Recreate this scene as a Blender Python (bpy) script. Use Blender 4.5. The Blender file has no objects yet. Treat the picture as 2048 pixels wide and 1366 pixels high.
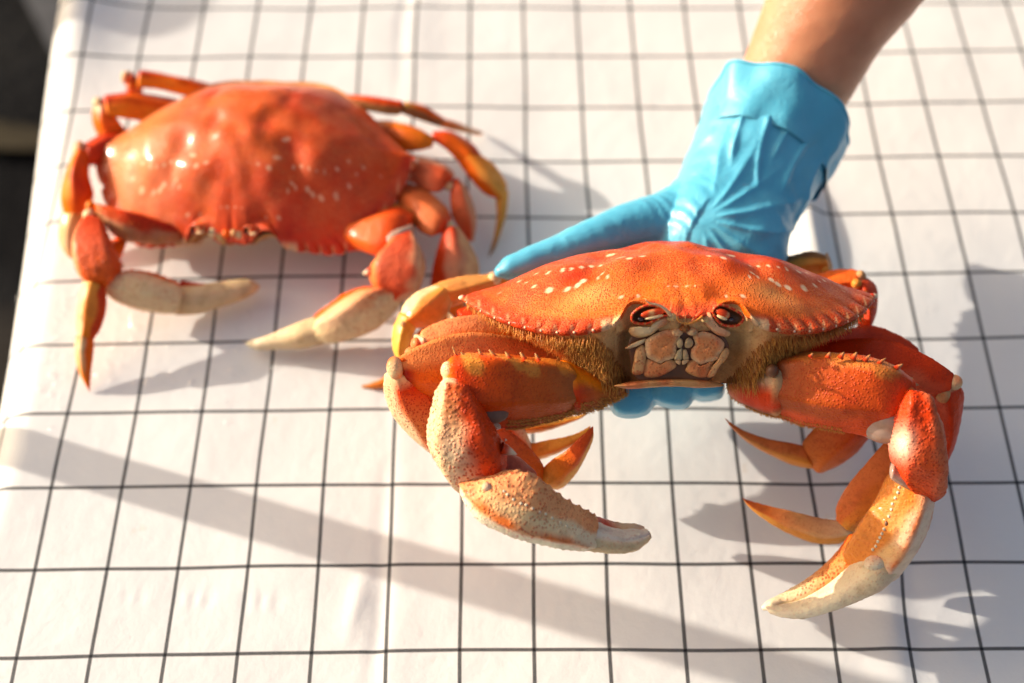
import bpy, math, random
import numpy as np
from mathutils import Vector, Matrix
from mathutils.bvhtree import BVHTree
random.seed(5); RNG = np.random.RandomState(7)
S = bpy.context.scene

# ------------------------------------------------------------------ camera, sky, sun
CELL, ROW = 3.3, 4.213                      # printed check size, cm
EL, ROLL, YAW = 0.9541753, -0.00644604, 0.0020584
CAM = np.array([1.67671 * CELL, -7.673045 * CELL, 18.038675 * CELL])
FW = np.array([math.sin(YAW) * math.cos(EL), math.cos(YAW) * math.cos(EL), -math.sin(EL)])
_r = np.cross(FW, [0, 0, 1]); _r /= np.linalg.norm(_r); _u = np.cross(_r, FW)
RT = math.cos(ROLL) * _r + math.sin(ROLL) * _u
UP = -math.sin(ROLL) * _r + math.cos(ROLL) * _u
FPX = 2844.0
cd = bpy.data.cameras.new('camera'); cam = bpy.data.objects.new('camera', cd)
S.collection.objects.link(cam); S.camera = cam
cd.lens = 50.0; cd.sensor_width = 36.0; cd.clip_start = 0.02; cd.clip_end = 200
M = Matrix.Identity(4)
for i in range(3):
    M[i][0] = RT[i]; M[i][1] = UP[i]; M[i][2] = -FW[i]; M[i][3] = CAM[i] * 0.01
cam.matrix_world = M
cd.dof.use_dof = True; cd.dof.focus_distance = 0.590; cd.dof.aperture_fstop = 4.5

SUN_EL = math.radians(19.5)
SUN_AZ = math.radians(18.5)                # shadows run +x and a little towards the camera
sun_to = Vector((-math.cos(SUN_EL) * math.cos(SUN_AZ), math.cos(SUN_EL) * math.sin(SUN_AZ), math.sin(SUN_EL)))
W = bpy.data.worlds.new("World"); S.world = W; W.use_nodes = True
nt = W.node_tree; bg = nt.nodes['Background']
sky = nt.nodes.new('ShaderNodeTexSky'); sky.sky_type = 'NISHITA'; sky.sun_disc = False
sky.air_density = 1.0; sky.dust_density = 8.0; sky.ozone_density = .3; sky.sun_elevation = SUN_EL; sky.sun_rotation = math.atan2(sun_to.x, sun_to.y)
nt.links.new(sky.outputs[0], bg.inputs[0]); bg.inputs[1].default_value = 0.142
sl = bpy.data.lights.new('sun', 'SUN'); sl.energy = 4.2; sl.angle = math.radians(0.5); sl.color = (1.0, 0.90, 0.76)
so = bpy.data.objects.new('sun', sl); S.collection.objects.link(so)
so.rotation_euler = sun_to.to_track_quat('Z', 'Y').to_euler()
S.view_settings.view_transform = 'Standard'; S.view_settings.look = 'None'
S.view_settings.exposure = 0.50; S.view_settings.gamma = 1
S.cycles.use_denoising = True
S.cycles.max_bounces = 8; S.cycles.transparent_max_bounces = 12

# ------------------------------------------------------------------ placement helpers (cm)
def ray(px, py):
    return FW + RT * ((px - 1024.0) / FPX) - UP * ((py - 683.0) / FPX)
KS, LEAN, HELD = 1.09, 4.4, False
def D(px, py, d):                          # point at a distance d in front of the camera
    if HELD: d = d * KS + LEAN * float(np.interp(py, [735, 1000, 1230], [0, 1.0, 1.3]))   # limbs hang down and away
    return CAM + ray(px, py) * d
def P(px, py, h=0.0):                      # point at a height h above the table
    v = ray(px, py); return CAM + v * ((h - CAM[2]) / v[2])
def unit(v): return v / (np.linalg.norm(v) + 1e-12)

# ------------------------------------------------------------------ smooth noise
class Nz:
    def __init__(s, seed, n=14):
        r = np.random.RandomState(seed); s.k = r.normal(size=(n, 3)); s.k /= np.linalg.norm(s.k, axis=1)[:, None]
        s.k *= r.uniform(.55, 1.5, size=(n, 1)); s.p = r.uniform(0, 6.28, n); s.n = n
    def __call__(s, Q, f=1.0):
        return np.sin(Q @ (s.k.T * f * 2.2) + s.p).sum(1) / math.sqrt(s.n)
N1, N2, N3 = Nz(1), Nz(2), Nz(3)
def sst(x, a, b):
    t = np.clip((x - a) / (b - a), 0, 1); return t * t * (3 - 2 * t)
def mixc(A, B, t): return A * (1 - t[:, None]) + B * t[:, None]

# ------------------------------------------------------------------ mesh helpers
def link(name, me, mat=None, parent=None, base=(0, 0, 0)):
    o = bpy.data.objects.new(name, me); S.collection.objects.link(o)
    if parent is not None: o.parent = parent
    if mat and not me.materials: me.materials.append(mat)
    return o
def mesh(name, V, Fc, mat, parent=None, col=None, uv=None, smooth=True, base=None):
    """V in cm, world. base: world origin (cm) of the root empty the mesh hangs under."""
    V = np.asarray(V, float)
    b = np.zeros(3) if base is None else np.asarray(base, float)
    me = bpy.data.meshes.new(name)
    me.from_pydata(((V - b) * 0.01).tolist(), [], [tuple(int(i) for i in f) for f in Fc])
    if smooth: me.polygons.foreach_set('use_smooth', [True] * len(me.polygons))
    if col is not None:
        a = me.color_attributes.new('Col', 'FLOAT_COLOR', 'POINT')
        c = np.ones((len(V), 4)); c[:, :col.shape[1]] = col
        a.data.foreach_set('color', c.ravel())
    if uv is not None:
        l = me.uv_layers.new(name='UVMap'); vi = np.zeros(len(me.loops), int); me.loops.foreach_get('vertex_index', vi)
        l.data.foreach_set('uv', np.asarray(uv)[vi].ravel())
    me.update()
    return link(name, me, mat, parent)
def grid_faces(n, m, wrap=True):
    F = []
    mm = m if wrap else m - 1
    for i in range(n - 1):
        for j in range(mm):
            k = (j + 1) % m
            F.append((i * m + j, i * m + k, (i + 1) * m + k, (i + 1) * m + j))
    return F
def root(name, loc, label, cat, group=None):
    o = bpy.data.objects.new(name, None); S.collection.objects.link(o)
    o.location = [c * 0.01 for c in loc]; o.empty_display_size = .02
    o['label'] = label; o['category'] = cat
    if group: o['group'] = group
    return o
def catmull(K, n):
    K = np.asarray(K, float); m = len(K)
    if m == 2: return np.array([K[0] * (1 - t) + K[1] * t for t in np.linspace(0, 1, n)])
    K2 = np.vstack([2 * K[0] - K[1], K, 2 * K[-1] - K[-2]])
    out = []
    for t in np.linspace(0, m - 1, n):
        i = min(int(t), m - 2); f = t - i
        a, b, c, d = K2[i], K2[i + 1], K2[i + 2], K2[i + 3]
        out.append(.5 * ((2 * b) + (-a + c) * f + (2 * a - 5 * b + 4 * c - d) * f * f + (-a + 3 * b - 3 * c + d) * f ** 3))
    return np.array(out)

prof_soft = 19
LENS = [(0, 1), (48, .74), (92, .86), (138, .72), (180, 1), (240, .75), (300, .75)]
WRIST = [(0, 1), (46, 1.14), (82, .86), (128, .98), (180, 1), (235, 1), (305, 1)]
PALM = [(0, 1), (44, .96), (84, 1.10), (130, .86), (172, 1.05), (235, 1), (305, 1)]
ARMP = [(0, 1.0), (35, 1.05), (100, .92), (165, 1.1), (205, 1), (290, .9)]
# a limb segment: rows of (side A, side B, half thickness); rings with real depth
def loft(rows3, n=40, m=32, p=2.2, cap0=.5, cap1=.5, disp=None, keel=0.0, prof=None):
    A = np.array([r[0] for r in rows3]); B = np.array([r[1] for r in rows3]); T = np.array([[r[2]] for r in rows3])
    K = catmull(np.hstack([A, B, T]), n)
    A, B, T = K[:, :3], K[:, 3:6], np.maximum(K[:, 6], .02)
    C = (A + B) / 2; Wd = np.linalg.norm(B - A, axis=1) / 2
    Tan = np.gradient(C, axis=0); Tan /= np.linalg.norm(Tan, axis=1)[:, None] + 1e-9
    Sd = (B - A) / (2 * Wd[:, None] + 1e-9)
    u = np.linspace(0, 1, n)
    rings = []
    nc = 6
    def add(C_, S_, w, t, tan, uu): rings.append((C_, S_, w, t, tan, uu))
    L0, L1 = cap0 * min(Wd[0], T[0]) * 1.0, cap1 * min(Wd[-1], T[-1])
    for k in range(nc, 0, -1):
        a = k / nc * math.pi / 2 * .985; add(C[0] - Tan[0] * L0 * math.sin(a), Sd[0], Wd[0] * math.cos(a), T[0] * math.cos(a), Tan[0], 0)
    for i in range(n): add(C[i], Sd[i], Wd[i], T[i], Tan[i], u[i])
    for k in range(1, nc + 1):
        a = k / nc * math.pi / 2 * .985; add(C[-1] + Tan[-1] * L1 * math.sin(a), Sd[-1], Wd[-1] * math.cos(a), T[-1] * math.cos(a), Tan[-1], 1)
    V, U, PH, NN = [], [], [], []
    ph = np.linspace(0, 2 * math.pi, m, endpoint=False)
    cp, sp = np.cos(ph), np.sin(ph)
    e = 2.0 / p
    cx = np.sign(cp) * np.abs(cp) ** e; cy = np.sign(sp) * np.abs(sp) ** e
    if prof is not None:                    # faceted section: corners (degrees, radius), softened
        fine = 360; A_ = np.radians([q[0] for q in prof] + [prof[0][0] + 360]); Rr_ = np.array([q[1] for q in prof] + [prof[0][1]])
        px_, py_ = Rr_ * np.cos(A_), Rr_ * np.sin(A_); rr_ = np.ones(fine)
        for i in range(fine):
            a = math.radians(i)
            for k in range(len(prof)):
                a0, a1 = A_[k], A_[k + 1]; aa = a if a >= a0 else a + 2 * math.pi
                if a0 <= aa <= a1:
                    dx, dy = px_[k + 1] - px_[k], py_[k + 1] - py_[k]; den = math.cos(a) * dy - math.sin(a) * dx
                    rr_[i] = (px_[k] * dy - py_[k] * dx) / den; break
        kr = np.hanning(prof_soft); kr /= kr.sum(); rr_ = np.convolve(np.concatenate([rr_, rr_, rr_]), kr, 'same')[fine:2 * fine]
        q_ = np.interp(np.degrees(ph), np.arange(fine + 1), np.append(rr_, rr_[0])); q_ = q_ / max(q_[0], .5)
        cx, cy = q_ * cp, q_ * sp
    for (c, s, w, t, tan, uu) in rings:
        nn = unit(np.cross(s, tan))
        if np.dot(nn, CAM - c) < 0: nn = -nn
        off = s[None] * (w * cx)[:, None] + nn[None] * (t * cy * (1 + keel * np.exp(-((ph - math.pi / 2) / .28) ** 2)))[:, None]
        V.append(c + off); NN.append(off / (np.linalg.norm(off, axis=1)[:, None] + 1e-9))
        U.append(np.full(m, uu)); PH.append(ph)
    V = np.vstack(V); U = np.hstack(U); PH = np.hstack(PH); NN = np.vstack(NN)
    if disp is not None: V = V + NN * disp(U, PH, V)[:, None]
    nr = len(rings); F = grid_faces(nr, m)
    F.append(tuple(range(m - 1, -1, -1))); F.append(tuple(range((nr - 1) * m, nr * m)))
    # make normals point outwards
    i = nr // 2 * m
    f = F[(nr // 2) * m]; nrm = np.cross(V[f[1]] - V[f[0]], V[f[2]] - V[f[0]])
    if np.dot(nrm, NN[f[0]]) < 0: F = [tuple(reversed(q)) for q in F]
    return V, F, U, PH, NN

def shell_disp(gr=.02, lump=.03, beads=(), seed=0, ridge=()):
    """granules, lumps, and rows of beads: (phi, count, amp, width in phi, u0, u1)"""
    def f(U, PH, V):
        d = lump * N1(V + seed * 7.7, 1.3) + gr * np.maximum(N2(V + seed * 3.3, 14.0), -.3)
        d *= np.clip(np.minimum(U, 1 - U) * 12, .15, 1)
        for (p0, cnt, amp, wd, u0, u1) in beads:
            dp = np.abs((PH - p0 + math.pi) % (2 * math.pi) - math.pi)
            on = sst(U, u0 - .02, u0 + .02) * (1 - sst(U, u1 - .02, u1 + .02))
            d = d + on * np.exp(-(dp / wd) ** 2) * amp * (.45 + .55 * np.maximum(0, np.sin((U - u0) / (u1 - u0) * cnt * 2 * math.pi)))
        for (p0, amp, wd) in ridge:
            dp = np.abs((PH - p0 + math.pi) % (2 * math.pi) - math.pi)
            d = d + amp * np.exp(-(dp / wd) ** 2)
        return d
    return f

RED = np.array([.66, .045, .0015]); DRED = np.array([.38, .016, .002]); ORG = np.array([.86, .125, .002]); OR2 = np.array([.88, .22, .005])
CRM = np.array([.80, .57, .31]); CRW = np.array([.85, .72, .50]); YEL = np.array([.80, .33, .045]); TAN = np.array([.62, .32, .13]); BRN = np.array([.22, .085, .022])
PNK = np.array([.78, .32, .17])
def paint(stops, A=None, B=None, back=None, wA=.5, wB=.5, speck=.5, mott=.25, seed=0, ends=None, mcol=RED, bands=()):
    """colour along the segment, with side tints at side A (cos=-1... phi=pi) and side B (phi=0)"""
    us = np.array([s[0] for s in stops]); cs = np.array([s[1] for s in stops])
    sk = np.array([s[2] if len(s) > 2 else speck for s in stops])
    def f(U, PH, V):
        c = np.stack([np.interp(U, us, cs[:, k]) for k in range(3)], 1)
        s = np.interp(U, us, sk)
        co = np.cos(PH)
        wob = .12 * N3(V + seed, 2.2)
        if B is not None: c = mixc(c, np.tile(B, (len(U), 1)), sst(co + wob, 1 - wB * 1.6, 1.02 - wB * .75))
        if A is not None: c = mixc(c, np.tile(A, (len(U), 1)), sst(-co + wob, 1 - wA * 1.6, 1.02 - wA * .75))
        if back is not None: c = mixc(c, np.tile(back, (len(U), 1)), sst(-np.sin(PH) + wob, -.1, .5))
        mt = np.clip(N1(V + 31 + seed, 1.7) * .5, 0, 1) * mott
        c = mixc(c, np.tile(mcol, (len(U), 1)), mt)
        for (p0, wd, bc, b0, b1) in bands:
            dp = np.abs((PH - p0 + math.pi) % (2 * math.pi) - math.pi)
            c = mixc(c, np.tile(bc, (len(U), 1)), np.clip(np.exp(-(dp / wd) ** 2) * sst(U, b0 - .05, b0 + .05) * (1 - sst(U, b1 - .1, b1 + .1)) * (.8 + .35 * N2(V, 3)), 0, 1))
        if ends is not None:
            e = np.exp(-(U / .06) ** 2) + np.exp(-((1 - U) / .05) ** 2)
            c = mixc(c, np.tile(ends, (len(U), 1)), np.clip(e * (.6 + .5 * N2(V, 2)), 0, 1))
        return np.hstack([np.clip(c, .002, .95), s[:, None]])
    return f

# ------------------------------------------------------------------ materials
def newmat(name):
    m = bpy.data.materials.new(name); m.use_nodes = True; n = m.node_tree
    return m, n, n.nodes['Principled BSDF']
def nd(n, typ, **k):
    x = n.nodes.new(typ)
    for a, b in k.items():
        if a in x.bl_rna.properties: setattr(x, a, b)
        else: x.inputs[a].default_value = b
    return x
def mth(n, op, a, b=None, c=None, clamp=False):
    x = n.nodes.new('ShaderNodeMath'); x.operation = op; x.use_clamp = clamp
    for i, v in enumerate((a, b, c)):
        if v is None: continue
        if hasattr(v, 'node'): n.links.new(v, x.inputs[i])
        else: x.inputs[i].default_value = v
    return x.outputs[0]
def mixn(n, fac, a, b, mode='MIX'):
    x = n.nodes.new('ShaderNodeMix'); x.data_type = 'RGBA'; x.blend_type = mode
    for i, v in ((0, fac), (6, a), (7, b)):
        if hasattr(v, 'node'): n.links.new(v, x.inputs[i])
        else: x.inputs[i].default_value = v if i == 0 else (*v, 1)
    return x.outputs[2]
def ramp(n, src, stops):
    x = n.nodes.new('ShaderNodeValToRGB'); n.links.new(src, x.inputs[0]); r = x.color_ramp
    while len(r.elements) < len(stops): r.elements.new(.5)
    for e, (p, c) in zip(r.elements, stops): e.position = p; e.color = c if len(c) == 4 else (*c, 1)
    return x.outputs[0]

def shell_material(name, scale=850, rough=.34, sss=.22, dot=(.50, .022, .006), bump=.35, net=0.0, coat=.25):
    m, n, b = newmat(name)
    tc = nd(n, 'ShaderNodeTexCoord'); at = nd(n, 'ShaderNodeVertexColor', layer_name='Col')
    wn = nd(n, 'ShaderNodeTexNoise', Scale=260., Detail=2.); n.links.new(tc.outputs['Object'], wn.inputs['Vector'])
    wv = n.nodes.new('ShaderNodeVectorMath'); wv.operation = 'MULTIPLY_ADD'
    n.links.new(wn.outputs['Color'], wv.inputs[0]); wv.inputs[1].default_value = (.0009,) * 3; n.links.new(tc.outputs['Object'], wv.inputs[2])
    vo = nd(n, 'ShaderNodeTexVoronoi', Scale=float(scale)); n.links.new(wv.outputs[0], vo.inputs['Vector'])
    no = nd(n, 'ShaderNodeTexNoise', Scale=170., Detail=6., Roughness=.62); n.links.new(tc.outputs['Object'], no.inputs['Vector'])
    nf = nd(n, 'ShaderNodeTexNoise', Scale=1500., Detail=3.); n.links.new(tc.outputs['Object'], nf.inputs['Vector'])
    n2 = nd(n, 'ShaderNodeTexNoise', Scale=60., Detail=4.); n.links.new(tc.outputs['Object'], n2.inputs['Vector'])
    dots = ramp(n, vo.outputs['Distance'], [(.22, (1, 1, 1)), (.44, (0, 0, 0))])
    pick = ramp(n, n2.outputs[0], [(.36, (0, 0, 0)), (.60, (1, 1, 1))])
    fac = mth(n, 'MULTIPLY', mth(n, 'MULTIPLY', dots, at.outputs['Alpha']), mth(n, 'MULTIPLY_ADD', pick, .75, .25), clamp=True)
    tone = ramp(n, no.outputs[0], [(.25, (.72, .66, .62)), (.5, (1, 1, 1)), (.75, (1.0, 1.0, 1.0))])
    c1 = mixn(n, 1.0, at.outputs['Color'], tone, 'MULTIPLY')
    if net:
        vp = nd(n, 'ShaderNodeTexVoronoi', feature='DISTANCE_TO_EDGE', Scale=float(scale)); n.links.new(wv.outputs[0], vp.inputs['Vector'])
        e = ramp(n, vp.outputs['Distance'], [(.02, (1, 1, 1)), (.14, (0, 0, 0))])
        c1 = mixn(n, mth(n, 'MULTIPLY', mth(n, 'MULTIPLY', e, pick), net), c1, (.86, .42, .14))
    c2 = mixn(n, fac, c1, dot)
    n.links.new(c2, b.inputs['Base Color'])
    b.inputs['Subsurface Weight'].default_value = sss; b.inputs['Subsurface Radius'].default_value = (1, .22, .06); b.inputs['Specular IOR Level'].default_value = .16
    b.inputs['Subsurface Scale'].default_value = .003
    rr = ramp(n, no.outputs[0], [(.3, (rough + .16,) * 3), (.7, (rough - .06,) * 3)])
    n.links.new(rr, b.inputs['Roughness'])
    b.inputs['Coat Weight'].default_value = coat; b.inputs['Coat Roughness'].default_value = .16
    h = mth(n, 'ADD', mth(n, 'MULTIPLY', ramp(n, vo.outputs['Distance'], [(.0, (1, 1, 1)), (.5, (0, 0, 0))]), mth(n, 'MULTIPLY_ADD', at.outputs['Alpha'], .8, .15)),
            mth(n, 'ADD', mth(n, 'MULTIPLY', nf.outputs[0], .25), mth(n, 'MULTIPLY', no.outputs[0], .6)))
    bp = nd(n, 'ShaderNodeBump', Strength=bump, Distance=.0006); n.links.new(h, bp.inputs['Height']); n.links.new(bp.outputs[0], b.inputs['Normal'])
    return m
M_CARA = shell_material('carapace_shell', 1000, .40, .03, net=.40, bump=.7, coat=.07)
M_CARA2 = shell_material('wet_carapace_shell', 1000, .36, .05, net=.30, bump=.8, coat=.28)
M_SHELL = shell_material('limb_shell', 900, .38, .06, bump=.8, coat=.08)
M_CLAW = shell_material('claw_shell', 700, .40, .08, dot=(.60, .045, .008), bump=1.0, coat=.08)
M_TOOTH = shell_material('tooth_shell', 1400, .3, .1, bump=.3)

def plain(name, col, rough=.5, sss=0, trans=0, coat=0, bump=0, bscale=400, spec=.5, var=.12):
    m, n, b = newmat(name)
    tc = nd(n, 'ShaderNodeTexCoord'); no = nd(n, 'ShaderNodeTexNoise', Scale=float(bscale), Detail=5.); n.links.new(tc.outputs['Object'], no.inputs['Vector'])
    c = ramp(n, no.outputs[0], [(.3, tuple(x * (1 - var) for x in col)), (.7, tuple(min(1, x * (1 + var)) for x in col))])
    n.links.new(c, b.inputs['Base Color']); b.inputs['Roughness'].default_value = rough
    b.inputs['Specular IOR Level'].default_value = spec
    if sss:
        b.inputs['Subsurface Weight'].default_value = sss; b.inputs['Subsurface Radius'].default_value = (1, .4, .2); b.inputs['Subsurface Scale'].default_value = .003
    if trans: b.inputs['Transmission Weight'].default_value = trans
    if coat: b.inputs['Coat Weight'].default_value = coat; b.inputs['Coat Roughness'].default_value = .1
    if bump:
        bp = nd(n, 'ShaderNodeBump', Strength=bump, Distance=.0005); n.links.new(no.outputs[0], bp.inputs['Height']); n.links.new(bp.outputs[0], b.inputs['Normal'])
    return m
M_MEMB = plain('joint_membrane', (.40, .25, .18), .25, .3, coat=.4)
M_CREAM = plain('cream_knuckle', (.80, .62, .38), .35, .3, bump=.4, coat=.3, var=.25)
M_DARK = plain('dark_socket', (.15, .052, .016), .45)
M_EYE = plain('eye_cornea', (.03, .008, .02), .12, coat=1.0)
M_WATER, _n, _b = newmat('water_drop')      # clear film: mirror at grazing angles, see-through elsewhere
_o = _n.nodes['Material Output']; _t = _n.nodes.new('ShaderNodeBsdfTransparent'); _g = _n.nodes.new('ShaderNodeBsdfGlossy'); _g.inputs['Roughness'].default_value = .13
_f = _n.nodes.new('ShaderNodeFresnel'); _f.inputs['IOR'].default_value = 1.5; _m = _n.nodes.new('ShaderNodeMixShader')
_t.inputs[0].default_value = (1, 1, 1, 1)
_ge = _n.nodes.new('ShaderNodeNewGeometry'); _i = _n.nodes.new('ShaderNodeMath'); _i.operation = 'SUBTRACT'; _i.inputs[0].default_value = 1.0
_k = _n.nodes.new('ShaderNodeMath'); _k.operation = 'MULTIPLY'; _n.links.new(_ge.outputs['Backfacing'], _i.inputs[1]); _n.links.new(_i.outputs[0], _k.inputs[0]); _n.links.new(_f.outputs[0], _k.inputs[1]); _n.links.new(_k.outputs[0], _m.inputs[0])
_n.links.new(_t.outputs[0], _m.inputs[1]); _n.links.new(_g.outputs[0], _m.inputs[2]); _n.links.new(_m.outputs[0], _o.inputs[0])

def hair_mat(name, c0, c1):
    m, n, b = newmat(name)
    at = nd(n, 'ShaderNodeVertexColor', layer_name='Col')
    n.links.new(mixn(n, at.outputs['Alpha'], c0, c1), b.inputs['Base Color']); b.inputs['Roughness'].default_value = .45; b.inputs['Specular IOR Level'].default_value = .2
    return m
M_HAIR = hair_mat('golden_bristle', (.40, .085, .008), (.92, .46, .10))

# ------------------------------------------------------------------ ground, table, cloth
def noisebump_ground():
    m, n, b = newmat('dark_paving')
    tc = nd(n, 'ShaderNodeTexCoord'); no = nd(n, 'ShaderNodeTexNoise', Scale=3.2, Detail=8.); n.links.new(tc.outputs['Object'], no.inputs['Vector'])
    no2 = nd(n, 'ShaderNodeTexNoise', Scale=55., Detail=4.); n.links.new(tc.outputs['Object'], no2.inputs['Vector'])
    c = ramp(n, no.outputs[0], [(.38, (.003, .003, .004)), (.55, (.010, .010, .011)), (.7, (.035, .030, .026))])
    n.links.new(mixn(n, .5, c, ramp(n, no2.outputs[0], [(.3, (.4, .4, .4)), (.7, (1, 1, 1))]), 'MULTIPLY'), b.inputs['Base Color'])
    b.inputs['Roughness'].default_value = .9; b.inputs['Specular IOR Level'].default_value = .08
    bp = nd(n, 'ShaderNodeBump', Strength=.6, Distance=.01); n.links.new(no2.outputs[0], bp.inputs['Height']); n.links.new(bp.outputs[0], b.inputs['Normal'])
    return m
g = 6000.0; TZ = -74.0
o = mesh('ground', [(-g, -g, TZ), (g, -g, TZ), (g, g, TZ), (-g, g, TZ)], [(0, 1, 2, 3)], noisebump_ground(), smooth=False)
o['kind'] = 'structure'

def slab(name, pts, col):
    V = [P(a, b, TZ + 1.5) for a, b in pts] + [P(a, b, TZ + .05) for a, b in pts]
    o = mesh(name, V, [(3, 2, 1, 0), (4, 5, 6, 7)] + [(i, (i + 1) % 4, 4 + (i + 1) % 4, 4 + i) for i in range(4)], plain(name + '_stone', col, .9, spec=.1, bscale=25, var=.3), smooth=False); o['kind'] = 'structure'
slab('kerb', [(30, -40), (150, -40), (170, 200), (112, 118)], (.085, .085, .09))
slab('path', [(-60, 232), (110, 262), (110, 300), (-60, 296)], (.045, .036, .022))
def cloth_mat():
    m, n, b = newmat('checked_oilcloth')
    uv = nd(n, 'ShaderNodeUVMap'); sep = n.nodes.new('ShaderNodeSeparateXYZ'); n.links.new(uv.outputs[0], sep.inputs[0])
    u, v = sep.outputs[0], sep.outputs[1]
    def dist(c, size):                     # distance in cm to the nearest printed line
        f = mth(n, 'SUBTRACT', c, mth(n, 'ROUND', c)); return mth(n, 'MULTIPLY', mth(n, 'ABSOLUTE', f), size)
    du, dv = dist(u, CELL), dist(v, ROW)
    hw = .086
    lu = mth(n, 'SUBTRACT', 1.0, mth(n, 'SMOOTHSTEP', du, hw - .012, hw + .012) if False else mth(n, 'MULTIPLY', mth(n, 'SUBTRACT', du, hw - .012), 1 / .024, clamp=True), clamp=True)
    lv = mth(n, 'SUBTRACT', 1.0, mth(n, 'MULTIPLY', mth(n, 'SUBTRACT', dv, hw - .012), 1 / .024, clamp=True), clamp=True)
    # woven dots: black threads crossing white ones inside each stripe
    k = 2 * math.pi / .082
    wa = mth(n, 'SINE', mth(n, 'MULTIPLY', u, CELL * k)); wb = mth(n, 'SINE', mth(n, 'MULTIPLY', v, ROW * k))
    w = mth(n, 'MULTIPLY', wa, wb)
    ww = mth(n, 'MULTIPLY_ADD', w, 2.2, .25, clamp=True)
    both = mth(n, 'MULTIPLY', lu, lv)
    any_ = mth(n, 'MAXIMUM', lu, lv)
    fac = mth(n, 'MULTIPLY', any_, mth(n, 'MAXIMUM', both, mth(n, 'SUBTRACT', 1.0, mth(n, 'MULTIPLY', ww, .32))))
    tc = nd(n, 'ShaderNodeTexCoord'); no = nd(n, 'ShaderNodeTexNoise', Scale=14., Detail=6.); n.links.new(tc.outputs['Object'], no.inputs['Vector'])
    base = ramp(n, no.outputs[0], [(.3, (.71, .70, .69)), (.65, (.765, .755, .74))])
    st = nd(n, 'ShaderNodeTexNoise', Scale=70., Detail=3.); n.links.new(tc.outputs['Object'], st.inputs['Vector'])
    base = mixn(n, mth(n, 'MULTIPLY', ramp(n, st.outputs[0], [(.70, (0, 0, 0)), (.80, (1, 1, 1))]), .35), base, (.62, .48, .33))
    n.links.new(mixn(n, fac, base, (.004, .004, .006)), b.inputs['Base Color'])
    b.inputs['Specular IOR Level'].default_value = .3; b.inputs['Roughness'].default_value = .5; b.inputs['Coat Weight'].default_value = .18; b.inputs['Coat Roughness'].default_value = .30
    wv = mth(n, 'ADD', mth(n, 'MULTIPLY', mth(n, 'ABSOLUTE', w), .5), 0)
    ns = nd(n, 'ShaderNodeTexNoise', Scale=45., Detail=5., Roughness=.6); n.links.new(tc.outputs['Object'], ns.inputs['Vector'])
    b1 = nd(n, 'ShaderNodeBump', Strength=.10, Distance=.0002); n.links.new(wv, b1.inputs['Height'])
    b2 = nd(n, 'ShaderNodeBump', Strength=.32, Distance=.0024); n.links.new(ns.outputs[0], b2.inputs['Height']); n.links.new(b1.outputs[0], b2.inputs['Normal'])
    n.links.new(b2.outputs[0], b.inputs['Normal'])
    return m
def interp(x, xs, ys): return np.interp(x, xs, ys)
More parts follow.
